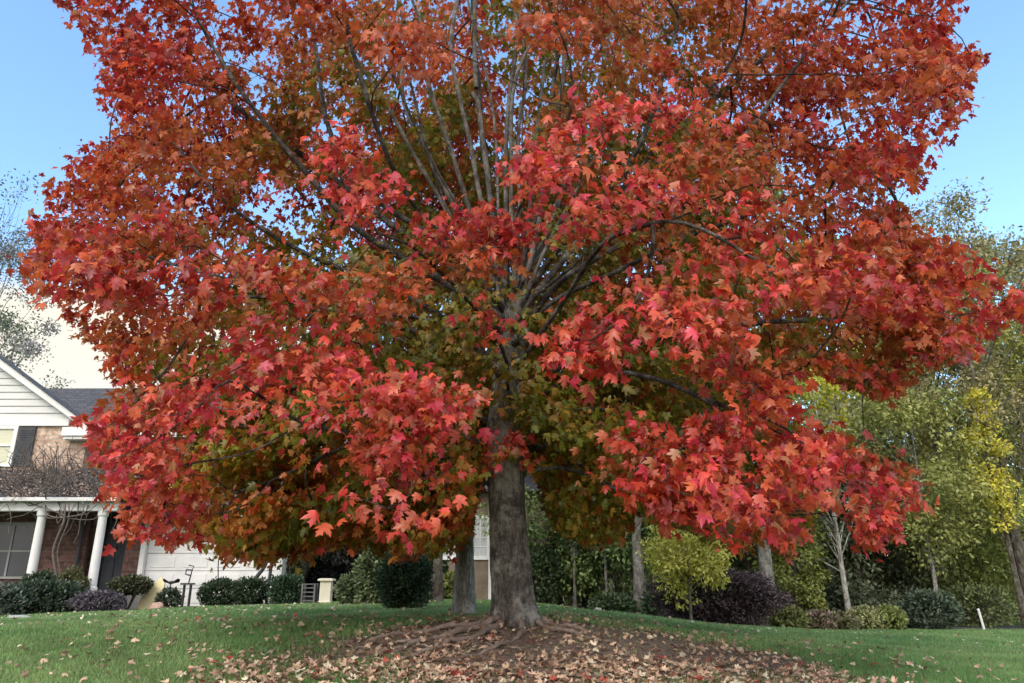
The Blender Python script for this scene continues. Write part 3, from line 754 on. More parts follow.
# --- foliage
RED = np.array([(.53, .060, .028), (.41, .036, .027), (.57, .092, .028), (.34, .027, .026), (.60, .135, .042), (.47, .040, .038)])
CORAL = np.array([(.70, .085, .060), (.73, .12, .070), (.66, .064, .058), (.70, .15, .075), (.68, .062, .105)])
ORA = np.array([(.52, .14, .040), (.46, .10, .036), (.42, .13, .036), (.54, .19, .05)])
OLI = np.array([(.24, .21, .025), (.19, .20, .025), (.34, .22, .03), (.16, .19, .028)])
sets = []
spray_tone = rng.random(len(sprays)); spray_pick = rng.random(len(sprays))
per = np.where(np.array([s[3] for s in sprays])[ATT_S] == 1, 24, 25)
per = np.where(ATT[:, 2] > 9.6, 15, per)
idx = np.repeat(np.arange(len(ATT)), per)
nL = len(idx)
jit = rng.normal(0, 1, (nL, 3)) * np.array([.155, .155, .10]) * rng.choice([.7, 1, 1.7], (nL, 1), p=[.4, .45, .15])
LP = ATT[idx] + jit
outw = np.stack([LP[:, 0] - TX, LP[:, 1] - TY, np.zeros(nL)], 1); outw /= np.linalg.norm(outw, axis=1, keepdims=True) + 1e-6
up = np.array([0, 0, 1.0])
D = .45 * outw - .75 * up + rng.normal(0, .62, (nL, 3))
Nn = .60 * outw + .60 * up + rng.normal(0, .58, (nL, 3))
FR = rot_frames(D, Nn)
SZ = np.clip(rng.normal(.080, .025, nL), .03, .130)
q = rho(LP); cl = np.array([s[3] for s in sprays])[ATT_S[idx]]
# shaded inner and lower leaves stay olive, outer ones have turned
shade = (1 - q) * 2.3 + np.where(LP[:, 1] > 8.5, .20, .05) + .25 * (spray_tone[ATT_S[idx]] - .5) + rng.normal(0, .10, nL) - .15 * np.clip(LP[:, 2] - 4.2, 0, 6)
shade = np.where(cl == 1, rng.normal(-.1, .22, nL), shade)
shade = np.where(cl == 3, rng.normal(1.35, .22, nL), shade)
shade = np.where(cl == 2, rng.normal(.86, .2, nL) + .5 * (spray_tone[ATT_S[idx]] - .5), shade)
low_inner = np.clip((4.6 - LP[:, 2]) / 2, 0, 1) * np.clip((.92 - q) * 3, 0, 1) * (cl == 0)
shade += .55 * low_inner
pick = (spray_pick[ATT_S[idx]] * 3 + rng.random(nL) * 3.2)
red = np.where(((cl == 1) & (rng.random(nL) < .62))[:, None], CORAL[rng.integers(0, 5, nL)], RED[np.clip(pick, 0, 5.99).astype(int)])
ora = ORA[rng.integers(0, 4, nL)]; oli = OLI[rng.integers(0, 4, nL)]
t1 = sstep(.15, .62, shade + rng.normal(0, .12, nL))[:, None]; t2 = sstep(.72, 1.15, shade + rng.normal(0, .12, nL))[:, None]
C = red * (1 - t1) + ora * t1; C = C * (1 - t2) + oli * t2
# some outer sprays lean orange
so = (spray_tone[ATT_S[idx]] > .88)[:, None] & (cl == 0)[:, None]
C = np.where(so, .45 * C + .55 * ora, C)
C *= rng.uniform(.72, 1.18, nL)[:, None] * np.where(cl == 1, 1.04, np.where(cl == 3, np.interp(LP[:, 2], [2.6, 3.8], [2.1, 1.2]), np.where(cl == 2, 1.75, 1.12)))[:, None]  # inner sprays painted brighter, olive ones most when low, to offset their shade
pale = rng.random(nL) < np.where(cl == 1, .035, .006)
C = np.minimum(C, .85); C[pale] = np.array([.55, .26, .13])
kk = (LP[:, 2] > TZ + .55) & (np.linalg.norm(jit, axis=1) < .36)
bx, by, f = bearing(LP)
mid_ = LP + D / np.linalg.norm(D, axis=1, keepdims=True) * (SZ * .6)[:, None]
bx2, by2, f = bearing(mid_)
ang = np.arctan2(by2 - 300, bx2 - 520)
rag = 1 + .022 * np.sin(ang * 23 + 1) + .020 * np.sin(ang * 41 + LP[:, 1] * 2.1) + .014 * np.sin(ang * 71 + 2)
kk &= inside(OUT, 520 + (bx2 - 520) * rag + rng.normal(0, 4, nL), 300 + (by2 - 300) * rag + rng.normal(0, 4, nL))
kk &= ~((bx > 484) & (bx < 535) & (by > 505))
nearl = (LP[:, 1] < 7.6) & (LP[:, 2] < 10) | (np.abs(LP[:, 0]) > 4.3)
var = rng.integers(0, 6, nL)
for v_ in range(3):
    s = kk & nearl & (var % 3 == v_); sets.append(instance(*LEAF_FULL[v_], LP[s], FR[s], SZ[s], C[s]))
for v_ in range(2):
    s = kk & ~nearl & (var % 2 == v_); sets.append(instance(*LEAF_LOW[v_], LP[s], FR[s], SZ[s] * 1.08, C[s]))
V, T, CC = merge(sets)
V = V + np.array(off)
link('crown', np_mesh('crown', V, T, CC), M['maple_leaf'], maple)
print('maple: sprays', len(sprays), 'attractors', len(ATT), 'nodes', nN, 'leaves', int(kk.sum()), 'tris', len(T))

# ------------------------------------------------------------------ background trees and shrubs
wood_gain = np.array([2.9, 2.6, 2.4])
def leaf_cloud(centres, radii, per, size, cols, rs, template=(dia_v, dia_t), flat=.8, hang=.3, tint=.35):
    """leaves scattered through several clumps -> (V,T,C)"""
    r_ = np.random.default_rng(rs)
    cen = np.repeat(np.asarray(centres), per, 0); rad = np.repeat(np.asarray(radii), per)
    n = len(cen)
    g = r_.normal(0, 1, (n, 3)); g /= np.linalg.norm(g, axis=1, keepdims=True)
    q = r_.random(n) ** .5
    Pp = cen + g * (rad * q)[:, None] * np.array([1, 1, flat])
    D = g * .6 + np.array([0, 0, -hang]) + r_.normal(0, .6, (n, 3)); Nn = g * .6 + np.array([0, 0, .6]) + r_.normal(0, .5, (n, 3))
    F3 = rot_frames(D, Nn)
    cols = np.asarray(cols)
    cb = np.repeat(cols[r_.integers(0, len(cols), len(centres))], per, 0) if len(centres) > 1 else cols[r_.integers(0, len(cols), n)]
    ci = cols[r_.integers(0, len(cols), n)]
    Cc = (cb * .6 + ci * .4) * r_.uniform(1 - tint, 1 + tint, n)[:, None]
    S = r_.uniform(.7, 1.35, n) * size
    return instance(template[0], template[1], Pp, F3, S, np.minimum(Cc * wood_gain, .7))

GREEN = [(.055, .085, .022), (.075, .105, .028), (.045, .07, .02)]
DARK = [(.022, .045, .018), (.03, .055, .02), (.018, .035, .016)]
OLIVE = [(.10, .115, .03), (.13, .14, .035), (.085, .10, .03)]
YELLOW = [(.42, .36, .03), (.36, .33, .04), (.48, .42, .06)]
YGREEN = [(.22, .26, .035), (.17, .22, .03), (.28, .30, .05)]
PALEG = [(.16, .17, .07), (.2, .2, .09), (.12, .14, .06)]
GREYG = [(.12, .135, .10), (.15, .16, .13), (.10, .115, .085)]

def tree(name, label, x, y, h, crown_r, crown_base, cols, bark, n=60, per=70, size=.2, tr=.16, lean=(0, 0), group='trees of the wood behind the lawn', seed=0, clump=.9, squash=.8, bare=False, top=1.0, cat='tree', spread=1.0):
    r_ = random.Random(seed)
    z0 = gz(x, y)
    e = empty(name, (x, y, z0), label, cat, group)
    mb = MB()
    tp = []
    for i in range(9):
        s = i / 8; tp.append(Vector((lean[0] * s * h + r_.gauss(0, .05) * s * h * .12, lean[1] * s * h + r_.gauss(0, .05) * s * h * .12, -.1 + (h * .93) * s)))
    mb.tube(tp, [tr * (1.25 if i == 0 else 1) * (1 - .88 * (i / 8) ** .9) for i in range(9)], 9, cap=False)
    cen = []; rad = []
    for k in range(n):
        s = crown_base + (1 - crown_base) * (r_.random() ** .9)
        prof = math.sin(math.pi * min(1, max(.06, .10 + .9 * (1 - s) / (1 - crown_base + 1e-6)) ** top)) ** .6 if not bare else (1.05 - .5 * s)
        a = r_.uniform(0, 2 * math.pi); q = crown_r * prof * (.35 + .65 * r_.random() ** .6) * spread
        zc = h * s
        base_s = max(crown_base * .7, s - .16 - .1 * r_.random())
        bi = min(8, base_s * 8 / .93); i0 = int(min(7, bi)); fr = min(1, bi - i0)
        st = tp[i0].lerp(tp[i0 + 1], fr)
        axisp = Vector((lean[0] * zc, lean[1] * zc, zc))
        c = axisp + Vector((math.cos(a) * q, math.sin(a) * q, r_.gauss(0, .2)))
        if k % 2 == 0 or bare:
            mid = st.lerp(c, .5) + Vector((r_.gauss(0, .15), r_.gauss(0, .15), .12 * q))
            rr = max(.012, tr * .28 * (1 - .6 * s))
            mb.tube([st, mid, c], [rr, rr * .65, rr * .25], 5, cap=False)
            for _ in range(3 if bare else 1):
                e2 = mid.lerp(c, r_.random()) ; d2 = Vector((r_.gauss(0, .5), r_.gauss(0, .5), r_.gauss(.2, .4)))
                mb.tube([e2, e2 + d2 * .5 + Vector((0, 0, .05)), e2 + d2], [rr * .35, rr * .25, rr * .1], 3, cap=False)
        cen.append(c); rad.append(clump * r_.uniform(.6, 1.3))
    mb.build('trunk', bark, e, smooth=True)
    per = int(per * (2.9 if not bare else 1.3)); size *= .74
    if per > 0:
        V, T, C_ = leaf_cloud([tuple(c) for c in cen], rad, per, size, cols, seed + 77, flat=squash)
        link('crown', np_mesh('crown', V, T, C_), M['wood_leaf'], e)
    return e

def X(px, Y, py=600): return pt(px, py, Y).x

G1 = 'trees of the wood behind the lawn'
# near row of the wood, right of the maple
tree('woodland_tree', 'tall grey trunk standing in the dark wood right of the red maple trunk', X(640, 24), 24, 13, 2.6, .28, GREEN, M['grey_bark'], 55, 80, .22, .19, seed=1)
tree('woodland_tree', 'straight grey brown trunk rising at the right end of the dark purple hedge', X(770, 22.5), 22.5, 14, 2.4, .42, OLIVE, M['grey_bark'], 50, 80, .22, .22, lean=(-.012, 0), seed=2)
tree('bare_tree', 'slender pale crooked trunk with thin grey twigs in front of dark conifers', X(848, 25), 25, 8.5, 1.9, .3, GREYG, M['pale_bark'], 46, 14, .15, .10, lean=(-.03, 0), seed=3, bare=True)
tree('conifer', 'bright green columnar evergreen just right of the grey brown trunk', X(797, 25), 25, 6.0, 1.05, .04, [(.075, .095, .02), (.095, .115, .028), (.06, .08, .02)], M['brown_bark'], 70, 80, .17, .12, seed=4, clump=.5)
tree('conifer', 'dark blue green spreading conifer beyond the pale crooked trunk', X(862, 29), 29, 6.5, 3.0, .05, [(.05, .068, .042), (.065, .085, .055), (.038, .054, .034)], M['brown_bark'], 80, 80, .22, .16, seed=5, clump=.8)
tree('woodland_tree', 'tall olive green tree with broken crown rising highest at the right', X(965, 33), 33, 16.0, 4.6, .10, OLIVE, M['brown_bark'], 120, 120, .26, .26, seed=6, clump=1.1)
tree('woodland_tree', 'tree wrapped in a column of yellow leaves left of the dark leaning trunk', X(1022, 25.5), 25.5, 7.6, .42, .42, [(.30, .27, .03), (.26, .24, .035), (.20, .20, .04)], M['brown_bark'], 24, 60, .17, .12, lean=(-.03, 0), seed=7, clump=.42)
tree('woodland_tree', 'dark leaning trunk with thin dull foliage at the right edge', X(1032, 27), 27, 15.5, 3.4, .32, [(.10, .10, .05), (.13, .12, .06), (.07, .075, .04)], M['brown_bark'], 64, 70, .2, .24, lean=(-.04, .01), seed=8)
tree('woodland_tree', 'yellow topped young tree seen through the gap above the lower right bough', X(862, 29), 29, 10.6, 1.5, .66, YELLOW, M['grey_bark'], 30, 90, .24, .13, seed=9, clump=.6)
tree('bare_tree', 'pale grey leafless tree with arching branches behind the yellow top', X(885, 34), 34, 12.2, 3.0, .35, PALEG, M['pale_bark'], 50, 22, .2, .14, seed=10, bare=True)
tree('woodland_tree', 'light olive tree with loose crown between yellow top and tallest tree', X(900, 37), 37, 12.5, 3.2, .10, [(.15, .16, .05), (.19, .19, .06), (.12, .135, .045)], M['grey_bark'], 80, 95, .25, .18, seed=11)
tree('woodland_tree', 'thin pale curved trunk under olive leaves left of the white marker post', X(937, 26.5), 26.5, 8.0, 2.1, .34, [(.11, .13, .04), (.14, .16, .05), (.09, .11, .035)], M['pale_bark'], 60, 75, .2, .085, lean=(.012, 0), seed=12)
tree('woodland_tree', 'young green tree with low drooping crown above the white marker post', X(985, 30), 30, 5.8, 2.5, .08, [(.10, .135, .04), (.13, .16, .05), (.085, .11, .035)], M['brown_bark'], 70, 85, .2, .1, seed=13)
tree('woodland_tree', 'distant feathery tree whose top shows beyond the far right bough', X(1015, 44), 44, 22.5, 4.5, .2, [(.13, .15, .09), (.16, .17, .11), (.11, .13, .08)], M['grey_bark'], 90, 60, .26, .25, seed=14)
tree('woodland_tree', 'tall dull green tree at the far right edge of the wood', X(1065, 36), 36, 18, 4.2, .12, [(.09, .11, .055), (.12, .13, .065), (.07, .09, .045)], M['brown_bark'], 100, 95, .25, .25, seed=15)
for i, (px, Y, h, lab) in enumerate([(815, 33, 5.5, 'soft green low tree filling the wood between the two pale trunks'), (890, 31, 5.0, 'mid green low tree behind the lime green shrub'), (925, 35, 6.5, 'dull green low tree behind the rounded green bush'), (740, 35, 7.0, 'green tree deep in the wood beyond the purple hedge')]):
    tree('woodland_tree', lab, X(px, Y), Y, h, 2.8, .04, [(.075, .10, .035), (.095, .12, .045), (.06, .08, .03)], M['brown_bark'], 70, 80, .22, .1, seed=150 + i, clump=.9)
# deep green wood behind the maple, centre right
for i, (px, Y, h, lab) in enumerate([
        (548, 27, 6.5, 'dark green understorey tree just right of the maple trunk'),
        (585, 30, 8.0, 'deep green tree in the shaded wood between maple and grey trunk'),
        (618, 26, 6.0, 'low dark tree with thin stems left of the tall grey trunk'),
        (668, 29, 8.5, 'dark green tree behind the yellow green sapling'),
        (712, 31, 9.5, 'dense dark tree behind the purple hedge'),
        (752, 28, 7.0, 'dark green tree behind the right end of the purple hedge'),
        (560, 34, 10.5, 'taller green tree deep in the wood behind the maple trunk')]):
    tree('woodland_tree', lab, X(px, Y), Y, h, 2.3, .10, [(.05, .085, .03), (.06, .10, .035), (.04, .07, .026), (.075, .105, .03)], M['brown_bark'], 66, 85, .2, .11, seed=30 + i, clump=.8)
for i, (px, Y, h, lab) in enumerate([(575, 25.0, 4.5, 'thin bare sapling stem left of the two stems in the dark wood'), (607, 24.5, 5.2, 'pale thin sapling stem at the lawn edge right of the maple'), (655, 25.5, 5.0, 'dark thin sapling stem right of the tall grey trunk')]):
    tree('sapling', lab, X(px, Y), Y, h, .9, .5, DARK, M['grey_bark'], 16, 30, .15, .055, group='saplings at the edge of the wood', seed=60 + i, clump=.45)
tree('sapling', 'yellow green leafy sapling hanging over the purple hedge', X(690, 18.4), 18.4, 2.15, .95, .40, [(.22, .23, .05), (.17, .19, .04), (.28, .27, .07)], M['grey_bark'], 46, 45, .13, .04, group=None, seed=70, clump=.34)
# tree beside the maple trunk and behind the house
tree('grey_tree', 'slender grey trunk standing close behind the maple on its left', X(464, 12.5), 12.5, 8.5, 1.2, .52, [(.12, .13, .02), (.18, .15, .03)], M['pale_bark'], 20, 26, .14, .17, group=None, seed=80, clump=.5)
tree('brown_tree', 'brown trunk half hidden behind the round clipped bush', X(437, 21), 21, 9, 1.8, .4, GREEN, M['brown_bark'], 30, 60, .18, .15, group=None, seed=81)
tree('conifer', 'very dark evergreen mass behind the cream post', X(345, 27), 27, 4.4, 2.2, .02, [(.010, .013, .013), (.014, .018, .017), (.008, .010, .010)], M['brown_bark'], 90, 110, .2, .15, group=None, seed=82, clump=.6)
tree('backyard_tree', 'tall grey leaved tree behind the house at the left edge', X(-75, 36), 36, 19.0, 3.0, .25, [(.09, .10, .11), (.12, .125, .13), (.06, .07, .07)], M['grey_bark'], 80, 75, .2, .2, group='trees behind the house', seed=83)
tree('backyard_tree', 'small dark green tree peeping over the white gable', X(-38, 33), 33, 13.0, 2.3, .5, [(.05, .07, .045), (.07, .09, .05)], M['brown_bark'], 26, 30, .2, .13, group='trees behind the house', seed=84)
tree('backyard_tree', 'thin leaved tree whose sparse bluish top shows left of the red crown', -27.2, 36, 22.5, 2.3, .76, [(.05, .06, .06), (.07, .08, .08)], M['brown_bark'], 30, 13, .22, .09, group='trees behind the house', seed=85, bare=True)
tree('backyard_tree', 'green tree filling the view between garage and rear house', X(400, 30), 30, 7.5, 2.8, .06, GREEN, M['brown_bark'], 70, 80, .2, .15, group='trees behind the house', seed=86)
tree('backyard_tree', 'orange brown tree behind the garage below the maple crown', X(300, 33), 33, 8.0, 2.8, .2, [(.2, .11, .03), (.16, .12, .03), (.12, .11, .03)], M['brown_bark'], 60, 70, .2, .15, group='trees behind the house', seed=87)
tree('backyard_tree', 'olive tree behind the rear white window', X(500, 36), 36, 9.0, 3.0, .1, OLIVE, M['brown_bark'], 70, 80, .22, .16, group='trees behind the house', seed=88)
# a far line of woods that closes the view
far_c = []; far_r = []
for i in range(340):
    a = random.uniform(-.75, .80); d = random.uniform(46, 85)
    x, y = d * math.sin(a), d * math.cos(a); hh = random.uniform(3, 9) if a < .1 else random.uniform(4, 19)
    far_c.append((x, y, gz(x, y) + hh * random.random())); far_r.append(random.uniform(2.2, 4.0))
V, T, C_ = leaf_cloud(far_c, far_r, 150, .8, [(.05, .065, .03), (.075, .08, .04), (.04, .05, .03)], 900)
tag(link('far_wood', np_mesh('far_wood', V, T, C_), M['wood_leaf']), 'far line of dull green woods beyond everything', 'wood', kind='stuff')

def shrub(name, label, px, Y, wd, ht, cols, n=2600, size=.07, seed=0, dp=None, boxy=False, group=None, core=True, stems=0, cat='shrub', x=None, lift=.0):
    r_ = np.random.default_rng(seed); x = X(px, Y) if x is None else x; z0 = gz(x, Y); dp = dp or wd
    e = empty(name, (x, Y, z0), label, cat, group)
    g = r_.normal(0, 1, (n, 3)); g /= np.linalg.norm(g, axis=1, keepdims=True)
    if boxy:
        m_ = np.abs(g).max(1, keepdims=True); g = g * (.35 + .65 / m_ * .82)
    lump = 1 + .10 * np.sin(g[:, 0] * 5 + seed) * np.sin(g[:, 2] * 6 + seed * 1.7) + .07 * np.sin(g[:, 1] * 9 + 2 * seed + 4 * g[:, 2])
    q = r_.uniform(.80, 1.03, n) * lump
    hz = ht * .52
    Pp = g * q[:, None] * np.array([wd / 2, dp / 2, hz]) + np.array([0, 0, hz * .93 + lift]); Pp[:, 2] = np.maximum(Pp[:, 2], .03 + .05 * r_.random(n))
    D = g * .8 + np.array([0, 0, .35]) + r_.normal(0, .5, (n, 3)); Nn = g * .5 + np.array([0, 0, .5]) + r_.normal(0, .5, (n, 3))
    cols = np.asarray(cols) * 1.55; Cc = cols[r_.integers(0, len(cols), n)] * r_.uniform(.65, 1.3, n)[:, None]
    V, T, C_ = instance(oval_v, oval_t, Pp, rot_frames(D, Nn), size * r_.uniform(.7, 1.4, n), Cc)
    st = MB()
    for k in range(max(stems, 5)):
        a = r_.uniform(0, 6.28); t = Vector((math.cos(a) * wd * .32, math.sin(a) * dp * .32, ht * .62 + lift))
        st.tube([(0, 0, -.05), t * .45 + Vector((0, 0, .05)), t], [.03, .022, .01], 5, cap=False)
    st.build('stem', M['brown_bark'], e, smooth=True)
    if core:   # inner leaves, with shade put into their darker colour
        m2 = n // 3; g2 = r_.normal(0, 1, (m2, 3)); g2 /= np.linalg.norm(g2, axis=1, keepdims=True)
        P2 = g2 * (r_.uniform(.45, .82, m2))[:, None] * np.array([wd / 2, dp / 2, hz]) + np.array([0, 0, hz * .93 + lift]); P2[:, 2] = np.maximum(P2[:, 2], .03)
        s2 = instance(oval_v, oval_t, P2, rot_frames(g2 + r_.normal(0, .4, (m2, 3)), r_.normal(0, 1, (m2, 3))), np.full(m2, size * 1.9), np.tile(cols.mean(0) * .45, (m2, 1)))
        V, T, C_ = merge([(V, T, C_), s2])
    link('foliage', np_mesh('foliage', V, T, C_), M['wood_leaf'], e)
    return e

EV = [(.028, .050, .020), (.038, .064, .026), (.020, .038, .016)]
shrub('clipped_bush', 'big dark green bush clipped round, alone on the lawn left of the maple', 404, 15.4, 1.04, 1.12, EV, 7500, .045, 1)
shrub('leafy_shrub', 'pale green loose leafed shrub pressed against the left of the round bush', 377, 19.5, 1.1, 1.5, [(.12, .15, .07), (.16, .19, .09), (.09, .12, .05)], 1700, .10, 2)
shrub('leafy_shrub', 'low grey green shrub between the dark evergreen and the pale leafed shrub', 355, 20, .95, .75, [(.09, .12, .055), (.13, .155, .075)], 1300, .09, 3)
HG = 'clipped hedges along the garage'
shrub('hedge_bush', 'left one of two rounded hedge bushes before the white garage door', 219, 22.5, 1.15, .78, EV, 2600, .06, 4, group=HG)
shrub('hedge_bush', 'right one of two rounded hedge bushes before the white garage door', 249, 22.5, 1.1, .74, EV, 2600, .06, 5, group=HG)
shrub('hedge_bush', 'square clipped dark hedge block left of the grey slatted rack', 286, 22, .95, .82, [(.03, .06, .028), (.04, .075, .034)], 3000, .06, 6, boxy=True, group=HG)
shrub('leafy_shrub', 'brown green shrub rising behind the square hedge block', 284, 24.5, .95, 1.75, [(.09, .085, .03), (.10, .11, .04)], 1500, .09, 7)
FG = 'shrubs in the bed before the porch'
shrub('front_shrub', 'spreading dark green shrub below the left porch column', 45, 20.8, 2.1, .85, [(.03, .052, .03), (.045, .065, .035), (.022, .04, .022)], 2600, .085, 8, dp=1.4, group=FG)
shrub('front_shrub', 'grey green low shrub at the left edge of the bed', 4, 20.2, 1.5, .8, [(.06, .085, .065), (.09, .11, .085)], 1500, .09, 9, group=FG)
shrub('front_shrub', 'upright dark shrub between the two porch columns', 38, 21.8, 1.1, 1.15, [(.03, .055, .028), (.04, .07, .03)], 1800, .08, 10, group=FG)
shrub('front_shrub', 'olive upright shrub in front of the porch brick wall', 68, 21.9, .95, 1.2, [(.085, .085, .03), (.065, .075, .03)], 1500, .08, 11, group=FG)
shrub('mounded_shrub', 'low rounded purple grey shrub below the right porch column', 98, 20.6, 1.35, .52, [(.10, .085, .105), (.13, .115, .13), (.075, .065, .08)], 2600, .06, 12, dp=1.0, group=FG)
shrub('mushroom_shrub', 'flat topped shrub on a bare stem left of the pale yellow panel', 128, 21.5, 1.05, .42, [(.055, .065, .03), (.075, .085, .04)], 1400, .08, 13, stems=9, group=FG, lift=.45)
shrub('small_shrub', 'small grey green plant under the black bird feeder arm', 169, 21.6, .62, .55, [(.05, .07, .045), (.07, .09, .06)], 700, .07, 14, group=FG)
shrub('leafy_shrub', 'yellow green shrub under the white rear window', 449, 24, 1.0, .75, [(.13, .15, .03), (.17, .17, .04), (.08, .10, .03)], 1400, .1, 15)
# hedge and planting on the right
shrub('purple_hedge', 'wide dark purple leaved hedge between the grey trunks', 718, 19.5, 3.3, 1.38, [(.062, .040, .046), (.085, .055, .06), (.045, .03, .036)], 7000, .07, 16, dp=1.6, cat='hedge')
RG = 'low plants along the right wood edge'
for i, (px, Y, wd, ht, cols, lab) in enumerate([
        (785, 21.5, 1.0, .55, [(.13, .15, .05), (.17, .18, .06)], 'yellow green low plant at the foot of the grey brown trunk'),
        (862, 22.8, .9, .62, [(.24, .26, .11), (.3, .3, .15)], 'pale cream green shrub under the crooked pale trunk'),
        (886, 23.0, .85, .62, [(.17, .21, .06), (.22, .25, .08)], 'bright lime green shrub right of the cream green one'),
        (815, 22.2, .9, .45, [(.24, .17, .13), (.2, .16, .11), (.12, .11, .06)], 'low plant with dry pinkish leaves left of the cream green shrub'),
        (838, 22.5, .9, .42, [(.26, .24, .15), (.15, .16, .07)], 'low plant with dry straw coloured leaves at the lawn edge'),
        (927, 24.0, 1.7, 1.15, [(.05, .075, .045), (.065, .09, .055)], 'rounded dull green bush left of the white marker post'),
        (975, 27.0, 2.4, 1.4, [(.10, .13, .05), (.13, .16, .06)], 'wide soft green bush behind the white marker post'),
        (905, 25.5, 1.2, .8, [(.06, .085, .04), (.08, .11, .05)], 'small green bush between the lime shrub and the rounded bush')]):
    shrub('low_shrub', lab, px, Y, wd, ht, cols, 1300, .10, 100 + i, group=RG)
for i, (px, Y, wd, ht, lab) in enumerate([(612, 23.5, 1.3, .6, 'low dark undergrowth bush left of the tall grey trunk'), (665, 21.8, 1.3, .8, 'blue green undergrowth bush at the left end of the purple hedge'),
                                         (535, 26, 2.2, 1.9, 'deep green bush close behind the maple trunk')]):
    shrub('undergrowth_bush', lab, px, Y, wd, ht, [(.04, .07, .03), (.06, .095, .04), (.08, .11, .05)], 1300, .1, 130 + i, group='undergrowth below the dark wood')

# ------------------------------------------------------------------ bed, road, path
def draped(name, poly_pts, mat, lift, kind='structure', n=26):
    """strip given as two edges (lists of (x,y)), draped on the ground"""
    A_, B_ = poly_pts; V = []; F = []
    m = 5
    for a, b_ in zip(A_, B_):
        for k in range(m):
            s = k / (m - 1); x = a[0] + (b_[0] - a[0]) * s; y = a[1] + (b_[1] - a[1]) * s
            V.append((x, y, gz(x, y) + lift))
    for i in range(len(A_) - 1):
        for k in range(m - 1): F.append((i*m+k, i*m+k+1, (i+1)*m+k+1, (i+1)*m+k))
    o = link(name, np_mesh(name, V, np.array(F), None, True), mat); tag(o, kind=kind); return o
xs = np.linspace(-19, -6.2, 44)
draped('planting_bed', ([(x, 20.2 + .10 * (x + 12.5) + .3 * math.sin(x * .9) + (1.6 if x > -9.2 else 0) * float(sstep(-10.2, -8.6, x))) for x in xs], [(x, 23.9) for x in xs]), M['mulch'], .02)
xs = np.linspace(-9.5, -2.9, 26)
draped('driveway', ([(x, 21.55 + .05 * math.sin(x)) for x in xs], [(x, 22.15) for x in xs]), M['concrete'], .03)
xs = np.linspace(11.5, 60, 40)
draped('road', ([(x, 23.6 + .12 * (x - 11.5)) for x in xs], [(x, 28.0 + .12 * (x - 11.5)) for x in xs]), M['asphalt'], .03)

# ------------------------------------------------------------------ the brick house on the left
HX, HY = -14.0, 24.0; HZ = gz(HX, HY) - .1
house = empty('brick_house', (HX, HY, HZ), 'brick house with white gable, porch and garage at the left edge', 'house')
def hpart(name, mb, mat, parent=None, **kw):
    parent = parent or house
    for i, v in enumerate(mb.v): mb.v[i] = (v[0] - HX, v[1] - HY, v[2] - HZ)
    return mb.build(name, mat, parent, **kw)
zA = .5
wallR = -13.72
# upper gable wall: brick with the window, and siding triangle above
hpart('wall', MB().box(-23.2, wallR, 24.0, 31.5, zA, 6.62), M['brick'])
hpart('siding', MB().add([(-23.1, 23.985, 6.56), (wallR - .45, 23.985, 6.56), (-18.4, 23.985, 9.6)], [(0, 1, 2)]), M['white_siding'])
ap = (-18.45, 9.68); e_r = (-13.3, 6.22); sl = (ap[1] - e_r[1]) / (e_r[0] - ap[0])
sd_ = MB()
for i in range(12):                       # clapboard courses
    z0 = 6.6 + i * .235; z1 = z0 + .225
    xr0 = -18.45 + (9.45 - z0) / sl; xl0 = -18.45 - (9.45 - z0) / sl
    xr1 = -18.45 + (9.45 - z1) / sl; xl1 = -18.45 - (9.45 - z1) / sl
    if xr1 - xl1 < .2: break
    sd_.add([(xl0, 23.93, z0), (xr0, 23.93, z0), (xr1, 23.965, z1), (xl1, 23.965, z1)], [(0, 1, 2, 3)])
    sd_.add([(xl0, 23.93, z0), (xr0, 23.93, z0), (xr0, 23.985, z0), (xl0, 23.985, z0)], [(3, 2, 1, 0)])
hpart('clapboard', sd_, M['white_siding'])
hpart('trim_board', MB().box(-22.6, -14.35, 23.90, 23.99, 6.40, 6.60), M['white'], bevel=.01)
# rakes and roof of the gable
rk_ = MB()
for sg in (1, -1):
    xe = ap[0] + sg * (e_r[0] - ap[0])
    dz = .30
    poly = [(xe, e_r[1]), (ap[0], ap[1]), (ap[0], ap[1] - dz), (xe, e_r[1] - .02 - dz * .6)]
    rk_.prism(poly if sg < 0 else poly[::-1], 23.62, 23.88)
hpart('rake_board', rk_, M['white'], bevel=.015)
hpart('cornice_return', MB().box(-14.35, -13.30, 23.60, 24.0, 6.02, 6.30).box(-14.30, -13.36, 23.66, 24.0, 5.92, 6.02), M['white'], bevel=.015)
rf = MB()
for sg in (1, -1):
    xe = ap[0] + sg * (e_r[0] + .08 - ap[0])
    poly = [(xe, e_r[1] - .02), (ap[0], ap[1] + .035), (ap[0], ap[1] + .004), (xe, e_r[1] - .055)]
    rf.prism(poly if sg < 0 else poly[::-1], 23.55, 24.15)
hpart('gable_roof', rf, M['shingle'])
# main roof running to the right behind the gable, second storey wall below
hpart('rear_wall', MB().box(wallR + .004, -10.4, 24.9, 31.4, zA, 6.2), M['brick'])
hpart('main_roof', MB().add([(-22, 24.2, 6.16), (-10.0, 24.2, 6.16), (-10.0, 28.3, 8.78), (-22, 28.3, 8.78), (-22, 32.0, 6.2), (-10.0, 32.0, 6.2)], [(0, 1, 2, 3), (3, 2, 5, 4), (1, 5, 2)]), M['shingle'])
hpart('gutter', MB().box(-13.25, -9.95, 24.22, 24.34, 6.10, 6.26), M['white'], bevel=.02)
chim = hpart('chimney', MB().box(-14.05, -13.5, 29.4, 30.1, 6.5, 9.05).box(-14.1, -13.45, 29.35, 30.15, 9.05, 9.15), M['red_brick'])
